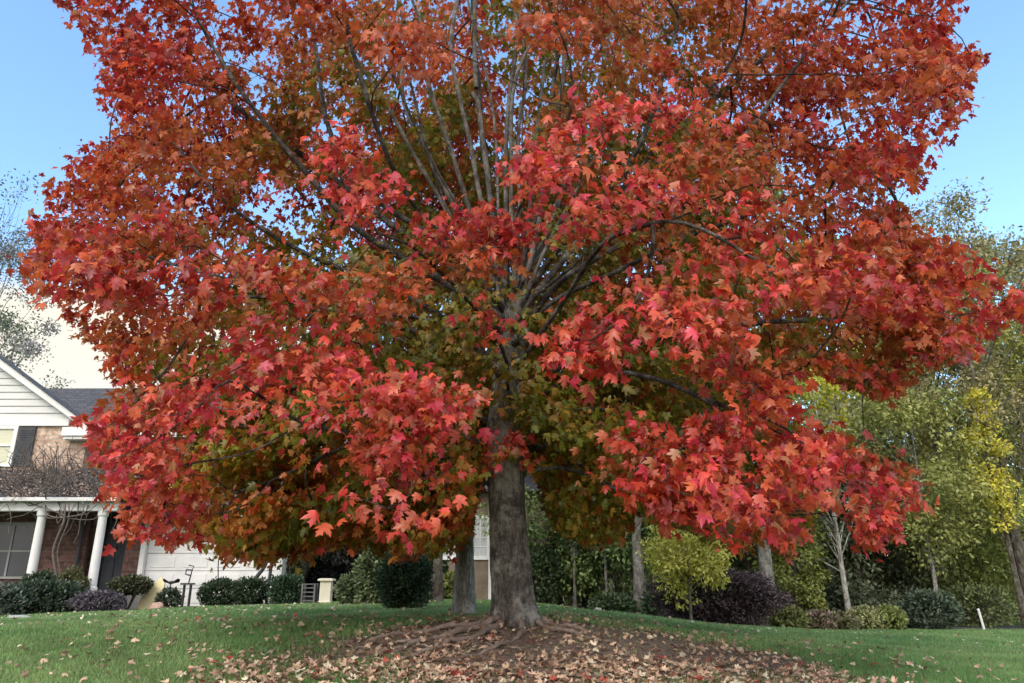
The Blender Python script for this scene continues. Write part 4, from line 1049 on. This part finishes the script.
# upstairs window and shutter
wx0, wx1, wz0, wz1 = pt(-62, 444, 24).x, pt(17, 444, 24).x, 5.14, 6.40
wf = hpart('window', MB().box(wx0 - .09, wx1, 23.90, 24.0, wz1 - .10, wz1 - .002).box(wx0 - .09, wx1, 23.90, 24.0, wz0 - .06, wz0 + .04).box(wx0 - .09, wx0 + .02, 23.902, 24.0, wz0 + .04, wz1 - .10).box(wx1 - .13, wx1 - .002, 23.902, 24.0, wz0 + .04, wz1 - .10).box(wx0 + .02, wx1 - .13, 23.91, 24.0, 5.74, 5.80), M['white'], bevel=.008)
hpart('pane', MB().box(wx0 + .02, wx1 - .13, 23.955, 23.985, wz0 + .04, 5.738).box(wx0 + .02, wx1 - .13, 23.955, 23.985, 5.802, wz1 - .1), M['blind'], parent=wf)
sx0, sx1 = wx1 + .03, wx1 + .55
sh = MB().box(sx0, sx1, 23.93, 23.998, wz0 - .04, wz1 - .02)
for i in range(16):
    z = wz0 + .05 + i * .075
    if z < wz1 - .12: sh.box(sx0 + .06, sx1 - .06, 23.915, 23.93, z, z + .045)
hpart('shutter', sh, M['slate'], bevel=.006)
# porch: pent roof, beam, columns, floor, back wall
pr_x0, pr_x1 = -21.0, -11.35
hpart('porch_roof', MB().add([(pr_x0, 21.95, 3.88), (pr_x1, 21.95, 3.88), (pr_x1, 23.98, 5.0), (pr_x0, 23.98, 5.0), (pr_x0, 21.95, 3.80), (pr_x1, 21.95, 3.80), (pr_x1, 23.98, 4.7), (pr_x0, 23.98, 4.7)],
      [(0, 1, 2, 3), (0, 4, 5, 1), (1, 5, 6, 2), (4, 7, 6, 5), (3, 7, 4, 0)]), M['shingle'])
hpart('porch_beam', MB().box(pr_x0, pr_x1 - .05, 22.08, 22.36, 3.54, 3.795), M['white'], bevel=.015)
hpart('porch_gutter', MB().box(pr_x0, pr_x1, 21.84, 21.945, 3.79, 3.90), M['white'], bevel=.02)
hpart('porch_floor', MB().box(pr_x0, -11.0, 22.0, 24.0, .4, 1.33), M['concrete'], bevel=.02)
hpart('porch_wall', MB().box(pr_x0, -13.05, 23.80, 23.996, 1.332, 4.6), M['red_brick'])
for px in (36.5, 98):
    cx = X(px, 22.25, 550); z0, z1 = 1.332, 3.538
    cm = MB().lathe([(.165, 0), (.165, .10), (.135, .13), (.13, .3), (.115, z1 - z0 - .16), (.145, z1 - z0 - .12), (.15, z1 - z0)], (cx, 22.22, z0), 20)
    hpart('porch_column', cm, M['white'], smooth=False)
pw = hpart('porch_window', MB().box(-16.2, -16.08, 23.72, 23.80, 1.75, 3.35).box(-14.55, -14.43, 23.72, 23.80, 1.75, 3.35).box(-16.08, -14.55, 23.721, 23.80, 3.25, 3.35).box(-16.25, -14.40, 23.70, 23.80, 1.68, 1.748).box(-16.08, -14.55, 23.73, 23.80, 2.46, 2.52).box(-15.36, -15.30, 23.731, 23.80, 1.75, 3.25), M['grey_trim'], bevel=.006)
hpart('pane', MB().box(-16.08, -14.55, 23.76, 23.79, 1.75, 3.25), M['glass_dark'], parent=pw)
hpart('downspout', MB().tube([(-13.2, 23.7, 3.5), (-13.2, 23.7, 1.4)], .05, 10), M['slate'])
# recessed dark front door and the brick pier beside the garage
hpart('entry_wall', MB().box(-13.05, -11.75, 24.45, 24.6, 1.2, 4.5).box(-13.0, -11.75, 23.0, 24.45, 3.6, 4.0), M['dark'])
dr = hpart('front_door', MB().box(-12.75, -11.9, 24.36, 24.446, 1.35, 3.45).box(-12.62, -12.38, 24.33, 24.36, 2.5, 3.2).box(-12.28, -12.04, 24.33, 24.36, 2.5, 3.2).box(-12.62, -12.38, 24.33, 24.36, 1.55, 2.3).box(-12.28, -12.04, 24.33, 24.36, 1.55, 2.3), M['slate'], bevel=.01)
hpart('handle', MB().lathe([(.02, 0), (.035, .03), (.02, .06)], (-12.0, 24.31, 2.35), 10), M['iron'], parent=dr)
gy = 23.6
hpart('brick_pier', MB().box(-11.75, -11.28, gy + .02, 24.9, zA, 3.42), M['red_brick'])
# garage wing
gx0, gx1 = -11.28, -6.95
hpart('garage_wall', MB().box(gx0 + .002, gx1, gy + .30, 30, zA, 3.42).box(gx0 + .004, gx1, gy + .05, gy + .30, 2.93, 3.42).box(gx1 - .16, gx1 + .001, gy + .051, gy + .31, zA, 2.93), M['white_siding'])
gd = MB(); gz0 = .9; 
for i in range(4):
    z0 = gz0 + i * .51; gd.box(gx0 + .16, gx1 - .165, gy + .16, gy + .295, z0, z0 + .497)
    for k in range(4):
        w_ = (gx1 - gx0 - .34) / 4; xx = gx0 + .16 + k * w_
        gd.box(xx + .12, xx + w_ - .12, gy + .145, gy + .16, z0 + .09, z0 + .41)
gdo = hpart('garage_door', gd, M['white'], bevel=.008)
hpart('garage_trim', MB().box(gx0 + .003, gx0 + .155, gy - .02, gy + .3, zA, 2.93), M['white'], bevel=.01)
hpart('garage_trim', MB().box(gx1 - .16, gx1 + .02, gy - .02, gy + .05, zA, 2.93), M['white'], bevel=.01)
hpart('soffit', MB().box(gx0 - .3, gx1 + .3, gy - .42, gy + .3, 3.42, 3.47), M['dark'])
hpart('fascia', MB().box(gx0 - .32, gx1 + .32, gy - .46, gy - .42, 3.30, 3.56).box(gx0 - .32, gx1 + .32, gy - .58, gy - .464, 3.46, 3.58), M['white'], bevel=.012)
hpart('garage_roof', MB().add([(gx0 - .35, gy - .5, 3.57), (gx1 + .35, gy - .5, 3.57), (gx1 + .35, 27.0, 5.3), (gx0 - .35, 27.0, 5.3), (gx0 - .35, 30.4, 3.5), (gx1 + .35, 30.4, 3.5)], [(0, 1, 2, 3), (3, 2, 5, 4), (1, 5, 2), (0, 3, 4)]), M['shingle'])

# bare climbing vine over the porch roof
vine = MB(); vr = random.Random(3)
vx, vy = -12.75, 21.75; vz = gz(vx, vy)
stem = [Vector((0, 0, 0)), Vector((.12, .05, .9)), Vector((-.08, 0, 1.7)), Vector((.1, -.05, 2.5)), Vector((0, .0, 3.0))]
vine.tube(smooth_path(stem, 5), .03, 7, cap=False)
vine.tube(smooth_path([s + Vector((.1, .04, 0)) for s in stem], 5), .018, 6, cap=False)
for k in range(420):
    a = Vector((vr.uniform(-3.2, 1.75), vr.uniform(.1, 2.1), 0)); a.z = 3.0 + a.y * .52 + vr.uniform(-.05, .2)
    ps = [a]; d = Vector((vr.gauss(0, 1), vr.gauss(-.1, .3), vr.gauss(.25, .5))).normalized()
    for s in range(6):
        d = (d + Vector((vr.gauss(0, .35), vr.gauss(0, .25), vr.gauss(0, .3) - .04))).normalized(); ps.append(ps[-1] + d * vr.uniform(.15, .3))
    vine.tube(ps, [.016 * (1 - i / 8) + .003 for i in range(7)], 4, cap=False)
for k in range(9):
    vine.tube(smooth_path([Vector((0, 0, 2.6)), Vector((vr.uniform(-1, 1) , vr.uniform(-.1, .5), vr.uniform(2.5, 3.0))), Vector((vr.uniform(-3, 1.3), vr.uniform(.3, 1.6), vr.uniform(3.3, 4.1)))], 6), .018, 5, cap=False)
vo = empty('climbing_vine', (vx, vy, vz), 'tangled bare brown vine climbing over the porch roof', 'vine')
vine.build('stem', M['twig'], vo, smooth=True)
lc = [(vr.uniform(-3.2, 1.6), 0, 0) for _ in range(70)]
lc = [(a, y_, 3.1 + .52 * y_ + vr.uniform(0, .2)) for a, y_, _ in [(vr.uniform(-3.2, 1.6), vr.uniform(.1, 2.0), 0) for _ in range(90)]]
V, T, C_ = leaf_cloud(lc, [.3] * 90, 22, .07, [(.16, .13, .11), (.12, .10, .09), (.2, .17, .15)], 301)
link('foliage', np_mesh('foliage', V, T, C_), M['dry_leaf'], vo)

# ------------------------------------------------------------------ rear house glimpsed left of the maple trunk
rx, ry = X(470, 27), 27.0; rz = gz(rx, ry)
rear = empty('rear_house', (rx, ry, rz), 'pale rear house with white window and downspout seen behind the grey trunk', 'house')
MB().box(-.75, 2.6, 0, 5, -.3, 3.6).build('wall', M['tan_wall'], rear)
MB().add([(-1.0, -.4, 3.6), (3.0, -.4, 3.6), (3.0, 2.5, 5.2), (-1.0, 2.5, 5.2), (-1.0, 5.3, 3.6), (3.0, 5.3, 3.6)], [(0, 1, 2, 3), (3, 2, 5, 4), (1, 5, 2), (0, 3, 4)]).build('roof', M['shingle'], rear)
for x0, x1 in ((-1.02 + .05, -.30), (.10, .55)):
    wm = MB().box(x0 - .09, x1 + .09, -.06, .0, 1.30, 1.42).box(x0 - .09, x1 + .09, -.06, .0, 2.68, 2.80).box(x0 - .09, x0, -.059, 0, 1.42, 2.68).box(x1, x1 + .09, -.059, 0, 1.42, 2.68)
    nm = max(2, int((x1 - x0) / .2))
    for i in range(1, nm): wm.box(x0 + (x1 - x0) * i / nm - .012, x0 + (x1 - x0) * i / nm + .012, -.045, 0, 1.42, 2.68)
    for i in range(1, 4): wm.box(x0, x1, -.046, 0, 1.42 + .315 * i - .012, 1.42 + .315 * i + .012)
    wo = wm.build('window', M['white'], rear)
    MB().box(x0, x1, -.03, -.01, 1.42, 2.68).build('pane', glass_mat('bright_glass', (.5, .53, .56)), wo)
MB().box(.62, .80, -.08, .05, -.1, 3.5).box(.72, .98, -.14, -.02, -.1, .75).build('downspout', M['white'], rear, bevel=.02)

# ------------------------------------------------------------------ garden things
def place(px, Y): x = X(px, Y); return Vector((x, Y, gz(x, Y)))
p = place(325.5, 21.6)
cp = empty('garden_pedestal', p, 'cream square pedestal with overhanging flat cap before the dark evergreen', 'pedestal')
MB().box(-.15, .15, -.13, .13, 0, .58).box(-.17, .17, -.15, .15, 0, .06).build('post', M['cream'], cp, bevel=.01)
MB().box(-.21, .21, -.19, .19, .582, .63).box(-.18, .18, -.16, .16, .631, .65).build('cap', M['cream'], cp, bevel=.008)
p = place(309, 21.8)
rk2 = empty('slatted_rack', p, 'small grey slatted wooden rack between hedge block and cream pedestal', 'rack')
for sx_ in (-.17, .17):
    for sy in (-.14, .14): MB().box(sx_ - .025, sx_ + .025, sy - .025, sy + .025, 0, .54).build('leg', M['grey_wood'], rk2, bevel=.005)
for z in (.08, .19, .30, .41, .51):
    s = MB()
    for i in range(4): s.box(-.145, .145, -.15 + i * .08, -.09 + i * .08, z, z + .03)
    s.build('shelf', M['grey_wood'], rk2, bevel=.004)
# hose pump post with an open frame on top
p = place(186.5, 21.5)
pu = empty('garden_lantern', p, 'black iron garden stand with an open lantern frame before the garage door', 'lantern')
MB().box(-.13, -.075, -.03, .03, 0, .62).box(.045, .10, -.03, .03, 0, .62).build('leg', M['iron'], pu, bevel=.006)
MB().box(-.19, .15, -.09, .09, .622, .665).build('shelf', M['iron'], pu, bevel=.006)
MB().tube([(.0, 0, .665), (.03, 0, .85), (.05, 0, 1.0), (-.10, 0, 1.02), (-.12, 0, .9), (.02, 0, .86)], .02, 8).tube([(.05, 0, 1.0), (.09, 0, 1.1), (-.06, 0, 1.13)], .016, 8).build('frame', M['slate'], pu)
# bird shaped iron ornament
p = place(168.5, 21.4)
bi = empty('iron_bird', p, 'black iron bird ornament with spread wings on a thin pole', 'ornament')
MB().tube([(0, 0, 0), (0, 0, .66)], .014, 8).build('pole', M['iron'], bi)
MB().tube([(-.11, 0, .70), (-.02, 0, .69), (.08, 0, .70), (.14, 0, .73)], [.012, .045, .035, .012], 8).build('body', M['iron'], bi, smooth=True)
for sg in (-1, 1):
    MB().add([(sg * .02, 0, .70), (sg * .19, -.03, .80), (sg * .24, .02, .77), (sg * .2, .06, .715), (sg * .06, .05, .69), (sg * .02, 0, .68), (sg * .19, -.03, .785), (sg * .24, .02, .755), (sg * .2, .06, .695), (sg * .06, .05, .67)],
             [(0, 1, 2, 3, 4), (9, 8, 7, 6, 5), (0, 5, 6, 1), (1, 6, 7, 2), (2, 7, 8, 3), (3, 8, 9, 4), (4, 9, 5, 0)]).build('wing', M['iron'], bi)
p = place(148, 21.7)
ye = empty('yellow_panel', p, 'pale yellow leaning panel at the left side of the garage door', 'panel')
Mx = Matrix.Translation((0, 0, 0)) @ Matrix.Rotation(R(-12), 4, 'X') @ Matrix.Rotation(R(6), 4, 'Y')
MB().add([Mx @ Vector(q_) for q_ in [(-.26, 0, .0), (.26, 0, 0), (.26, 0, .72), (.10, 0, .9), (-.10, 0, .6), (-.26, .0, .3), (-.26, .05, .0), (.26, .05, 0), (.26, .05, .72), (.10, .05, .9), (-.10, .05, .6), (-.26, .05, .3)]],
         [(0, 1, 2, 3, 4, 5), (11, 10, 9, 8, 7, 6), (0, 6, 7, 1), (1, 7, 8, 2), (2, 8, 9, 3), (3, 9, 10, 4), (4, 10, 11, 5), (5, 11, 6, 0)]).build('board', noisy_mat('yellow_board', (.66, .58, .33), (.78, .70, .44), scale=2, bump=.05), ye)
def rock(name, label, p, sx_, sy, sz, mat, seed, cat='stone', group=None):
    V = []; F = []; nu, nv = 18, 10
    for i in range(nv + 1):
        th = math.pi * i / nv
        for k in range(nu):
            a = 2 * math.pi * k / nu; d = Vector((math.sin(th) * math.cos(a), math.sin(th) * math.sin(a), math.cos(th)))
            rr = 1 + .28 * mnoise.noise(d * 1.6 + Vector((seed, 0, 0))) + .1 * mnoise.noise(d * 4 + Vector((0, seed, 0)))
            V.append((d.x * sx_ * rr, d.y * sy * rr, d.z * sz * rr + sz * .5))
    for i in range(nv):
        for k in range(nu): F.append((i*nu+k, (i+1)*nu+k, (i+1)*nu+(k+1) % nu, i*nu+(k+1) % nu))
    o = link(name, np_mesh(name, V, np.array(F), None, True), mat); o.location = p; tag(o, label, cat, group); return o
rock('garden_stone', 'rounded pinkish stone beside the pale yellow panel', place(158, 21.3), .2, .16, .13, M['pink_stone'], 3)
rock('flat_stone', 'flat pale grey stone lying in the grass at the left edge', place(22, 15.2), .24, .16, .05, M['stone'], 8)
rock('garden_stone', 'pale stone low in the wood edge right of the maple', place(598, 22.4), .13, .11, .11, M['stone'], 12)
# dark bent sapling against the garage
p = place(255, 22.9)
bt = empty('leaning_sapling', p, 'dark double stem leaning across the right end of the garage door', 'sapling')
MB().tube(smooth_path([Vector((-.25, 0, 0)), Vector((-.05, 0, .7)), Vector((.22, 0, 1.15)), Vector((.3, 0, 1.9))], 5), [.075 - .0025 * i for i in range(16)], 8).build('stem', M['slate'], bt, smooth=True)
MB().tube(smooth_path([Vector((.34, 0, 0)), Vector((.36, 0, .8)), Vector((.42, 0, 1.7))], 5), .05, 8).build('stem', M['slate'], bt, smooth=True)
p = place(215, 22.2)
wi = MB().tube(smooth_path([Vector((0, 0, 0)), Vector((.02, 0, .7)), Vector((-.03, 0, 1.3)), Vector((.06, 0, 1.75))], 5), .016, 6)
so_ = wi.build('thin_stake', M['iron']); so_.location = p; tag(so_, 'thin dark stake before the middle of the garage door', 'stake')
# right side: marker post, small white sign
p = place(979, 23.2)
mk = empty('marker_post', p, 'white leaning marker post at the lawn edge on the right', 'post')
mk.rotation_euler = (0, R(-7), 0)
MB().tube([(0, 0, -.1), (0, 0, .58)], .033, 12).build('post', M['white'], mk)
MB().lathe([(.037, 0), (.034, .02), (.014, .035)], (0, 0, .58), 12).build('cap', M['white'], mk)
p = place(1006, 30)
ms = empty('small_sign', p, 'small white plate on a thin stake beyond the road', 'sign')
MB().box(-.02, .02, -.02, .02, -.1, .62).build('stake', M['grey_wood'], ms)
MB().box(-.19, .19, -.035, -.021, .42, .64).build('plate', M['white'], ms, bevel=.01)

# ------------------------------------------------------------------ grass
def visible(x, y, margin=40):
    Pq = np.stack([x, y, ground_z(x, y)], 1); bx, by, f = bearing(Pq)
    return (bx > -margin) & (bx < 1024 + margin) & (by < 683 + margin * .8)
sets = []
for (y0, y1, n, wd, ht) in [(3.6, 6, 60000, .010, .05), (6, 9, 250000, .0075, .05), (9, 13, 220000, .010, .05), (13, 24, 270000, .016, .06)]:
    y = rng.uniform(y0, y1, n); x = rng.uniform(-1, 1, n) * (y * .78 + 2.2)
    k = np.ones(n, bool)
    bed = (x < -6.2) & (y > 20.1 + .1 * (x + 12.5) + 1.6 * sstep(-10.2, -8.6, x))
    wf_ = sstep(-.5, 1.8, y - (22.5 + .35 * np.minimum(x, 6))) * sstep(.5, 3.5, x)
    k &= ~bed & (rng.random(n) > soil_mask(x, y) * .985) & (rng.random(n) > wf_)
    x, y = x[k], y[k]; n = len(x)
    z = ground_z(x, y)
    D = np.stack([rng.normal(0, .45, n), rng.normal(0, .45, n), np.ones(n)], 1)
    Nn = np.stack([rng.normal(0, 1, n), rng.normal(0, 1, n), np.full(n, .2)], 1)
    tv = np.array([(-.5 * wd / ht, 0, 0), (.5 * wd / ht, 0, 0), (.12 * wd / ht, 1, .25)]); tt = np.array([(0, 1, 2)])
    tone = np.clip(.5 + 1.7 * (vnoise(x, y, .8, 1) - .5) + .8 * (vnoise(x, y, 2.6, 4) - .5), 0, 1)[:, None]; fine = rng.random(n)[:, None]
    c = np.array([.155, .32, .10]) * (1 - tone) + np.array([.29, .44, .165]) * tone
    c = c * (.65 + .7 * fine)
    dry = rng.random(n) < .05 + .12 * vnoise(x, y, 1.7, 7); c[dry] = np.array([.34, .29, .15]) * (.6 + .6 * rng.random((dry.sum(), 1)))
    sets.append(instance(tv, tt, np.stack([x, y, z - .004], 1), rot_frames(D, Nn), ht * rng.uniform(.6, 1.3, n), c))
V, T, C_ = merge(sets)
tag(link('grass', np_mesh('grass', V, T, C_), M['grass']), 'short green lawn grass around the maple', 'grass', kind='stuff')

# ------------------------------------------------------------------ fallen leaves
DRY = {'tan': (.58, .42, .29), 'pale': (.68, .61, .45), 'pinkish': (.60, .40, .31), 'brown': (.30, .20, .14), 'red': (.52, .10, .07)}
names = list(DRY)
def litter_points(n):
    x = rng.uniform(-5, 6, n); y = rng.uniform(5.7, 11.5, n)
    s = soil_mask(x, y)
    band = np.exp(-((y - 7.1) / .55) ** 2) * sstep(-3.2, -1.8, x) * (1 - sstep(2.4, 4.2, x))      # drift of leaves in the foreground
    dens = .20 * s + .95 * band + .035 * np.exp(-((np.hypot(x, y - 8) - 3) / 2.5) ** 2)
    dens *= .35 + 1.1 * vnoise(x, y, 2.6, 3)
    k = (rng.random(n) < dens) & visible(x, y, 20) & (np.hypot(x - TX, y - TY) > .42)
    return x[k], y[k]
lx, ly = litter_points(30000)
wx = rng.uniform(-12, 11, 5200); wy = rng.uniform(6, 21, 5200)
k = (rng.random(5200) < .27 * (1 - soil_mask(wx, wy)) * np.interp(wx, [-12, -2, 4, 11], [1, 1, .6, .35])) & visible(wx, wy, 10) & (np.abs(wx) < .7 * wy)
lx = np.concatenate([lx, wx[k]]); ly = np.concatenate([ly, wy[k]]); lawn = np.concatenate([np.zeros(len(lx) - k.sum(), bool), np.ones(k.sum(), bool)])
nl = len(lx)
ci = np.where(lawn, rng.choice(5, nl, p=[.28, .52, .10, .07, .03]), rng.choice(5, nl, p=[.40, .14, .20, .23, .03]))
ls = rng.uniform(.040, .078, nl)
Dd = np.stack([rng.normal(0, 1, nl), rng.normal(0, 1, nl), rng.normal(0, .22, nl)], 1)
Nd = np.stack([rng.normal(0, .45, nl), rng.normal(-.12, .45, nl), np.where(rng.random(nl) < .5, 1, -1)], 1)
Fd = rot_frames(Dd, Nd)
lz = ground_z(lx, ly) + np.where(soil_mask(lx, ly) > .5, .012, .04) + rng.uniform(0, .02, nl)
bx, by, f = bearing(np.stack([lx, ly, lz], 1))
infr = (bx > 6) & (bx < 1018) & (by < 679)
prio = np.argsort(np.where(infr, f / ls, 1e9))[:300]
single = np.zeros(nl, bool); single[prio] = True
# 300 nearest as objects of their own
base_me = {}
for c_i, nm in enumerate(names):
    for vv in range(3):
        tv, tt = maple_template(True, *[(.35, .6, .3), (.7, .9, -.4), (-.5, .5, .5)][vv])
        base_me[(c_i, vv)] = np_mesh('fallen_leaf', tv, tt, np.tile(np.array(DRY[nm]) * [1, .85, 1.15][vv], (len(tv), 1)))
        base_me[(c_i, vv)].materials.append(M['dry_leaf'])
def leaf_label(nm, x, y, on_lawn):
    side = 'left' if bxx < 330 else ('centre' if bxx < 650 else 'right')
    return side
for j in np.where(single)[0]:
    o = bpy.data.objects.new('fallen_leaf', base_me[(int(ci[j]), int(rng.integers(0, 3)))]); COL.objects.link(o)
    mw = Matrix.Identity(4)
    for a in range(3):
        for b_ in range(3): mw[a][b_] = float(Fd[j][a][b_] * ls[j])
    mw.translation = Vector((float(lx[j]), float(ly[j]), float(lz[j]))); o.matrix_world = mw
    side = 'left' if bx[j] < 340 else ('middle' if bx[j] < 660 else 'right')
    gnd = 'grass' if soil_mask(lx[j], ly[j]) < .4 else 'bare soil'
    nm = names[int(ci[j])]
    tag(o, f'{nm} fallen maple leaf on the {gnd} in the {side} foreground', 'fallen leaf', f'{nm} fallen leaves on the {gnd}, {side} foreground')
rest = ~single
sets = []
DC = np.array([DRY[n_] for n_ in names])
cc = DC[ci] * rng.uniform(.6, 1.25, nl)[:, None]
vr_ = rng.integers(0, 2, nl)
tpl = [maple_template(False, .5, .8, .3), maple_template(False, -.4, .5, -.4)]
for v_ in range(2):
    s = rest & (vr_ == v_)
    sets.append(instance(*tpl[v_], np.stack([lx, ly, lz], 1)[s], Fd[s], ls[s], cc[s]))
V, T, C_ = merge(sets)
tag(link('leaf_litter', np_mesh('leaf_litter', V, T, C_), M['dry_leaf']), 'litter of dry fallen leaves strewn over soil and lawn around the maple', 'leaf litter', kind='stuff')
print('fallen', nl)

# ------------------------------------------------------------------ render settings
scene.view_settings.view_transform = 'Standard'; scene.view_settings.look = 'None'
scene.view_settings.exposure = 0; scene.view_settings.gamma = 1
scene.render.resolution_x = 1024; scene.render.resolution_y = 683
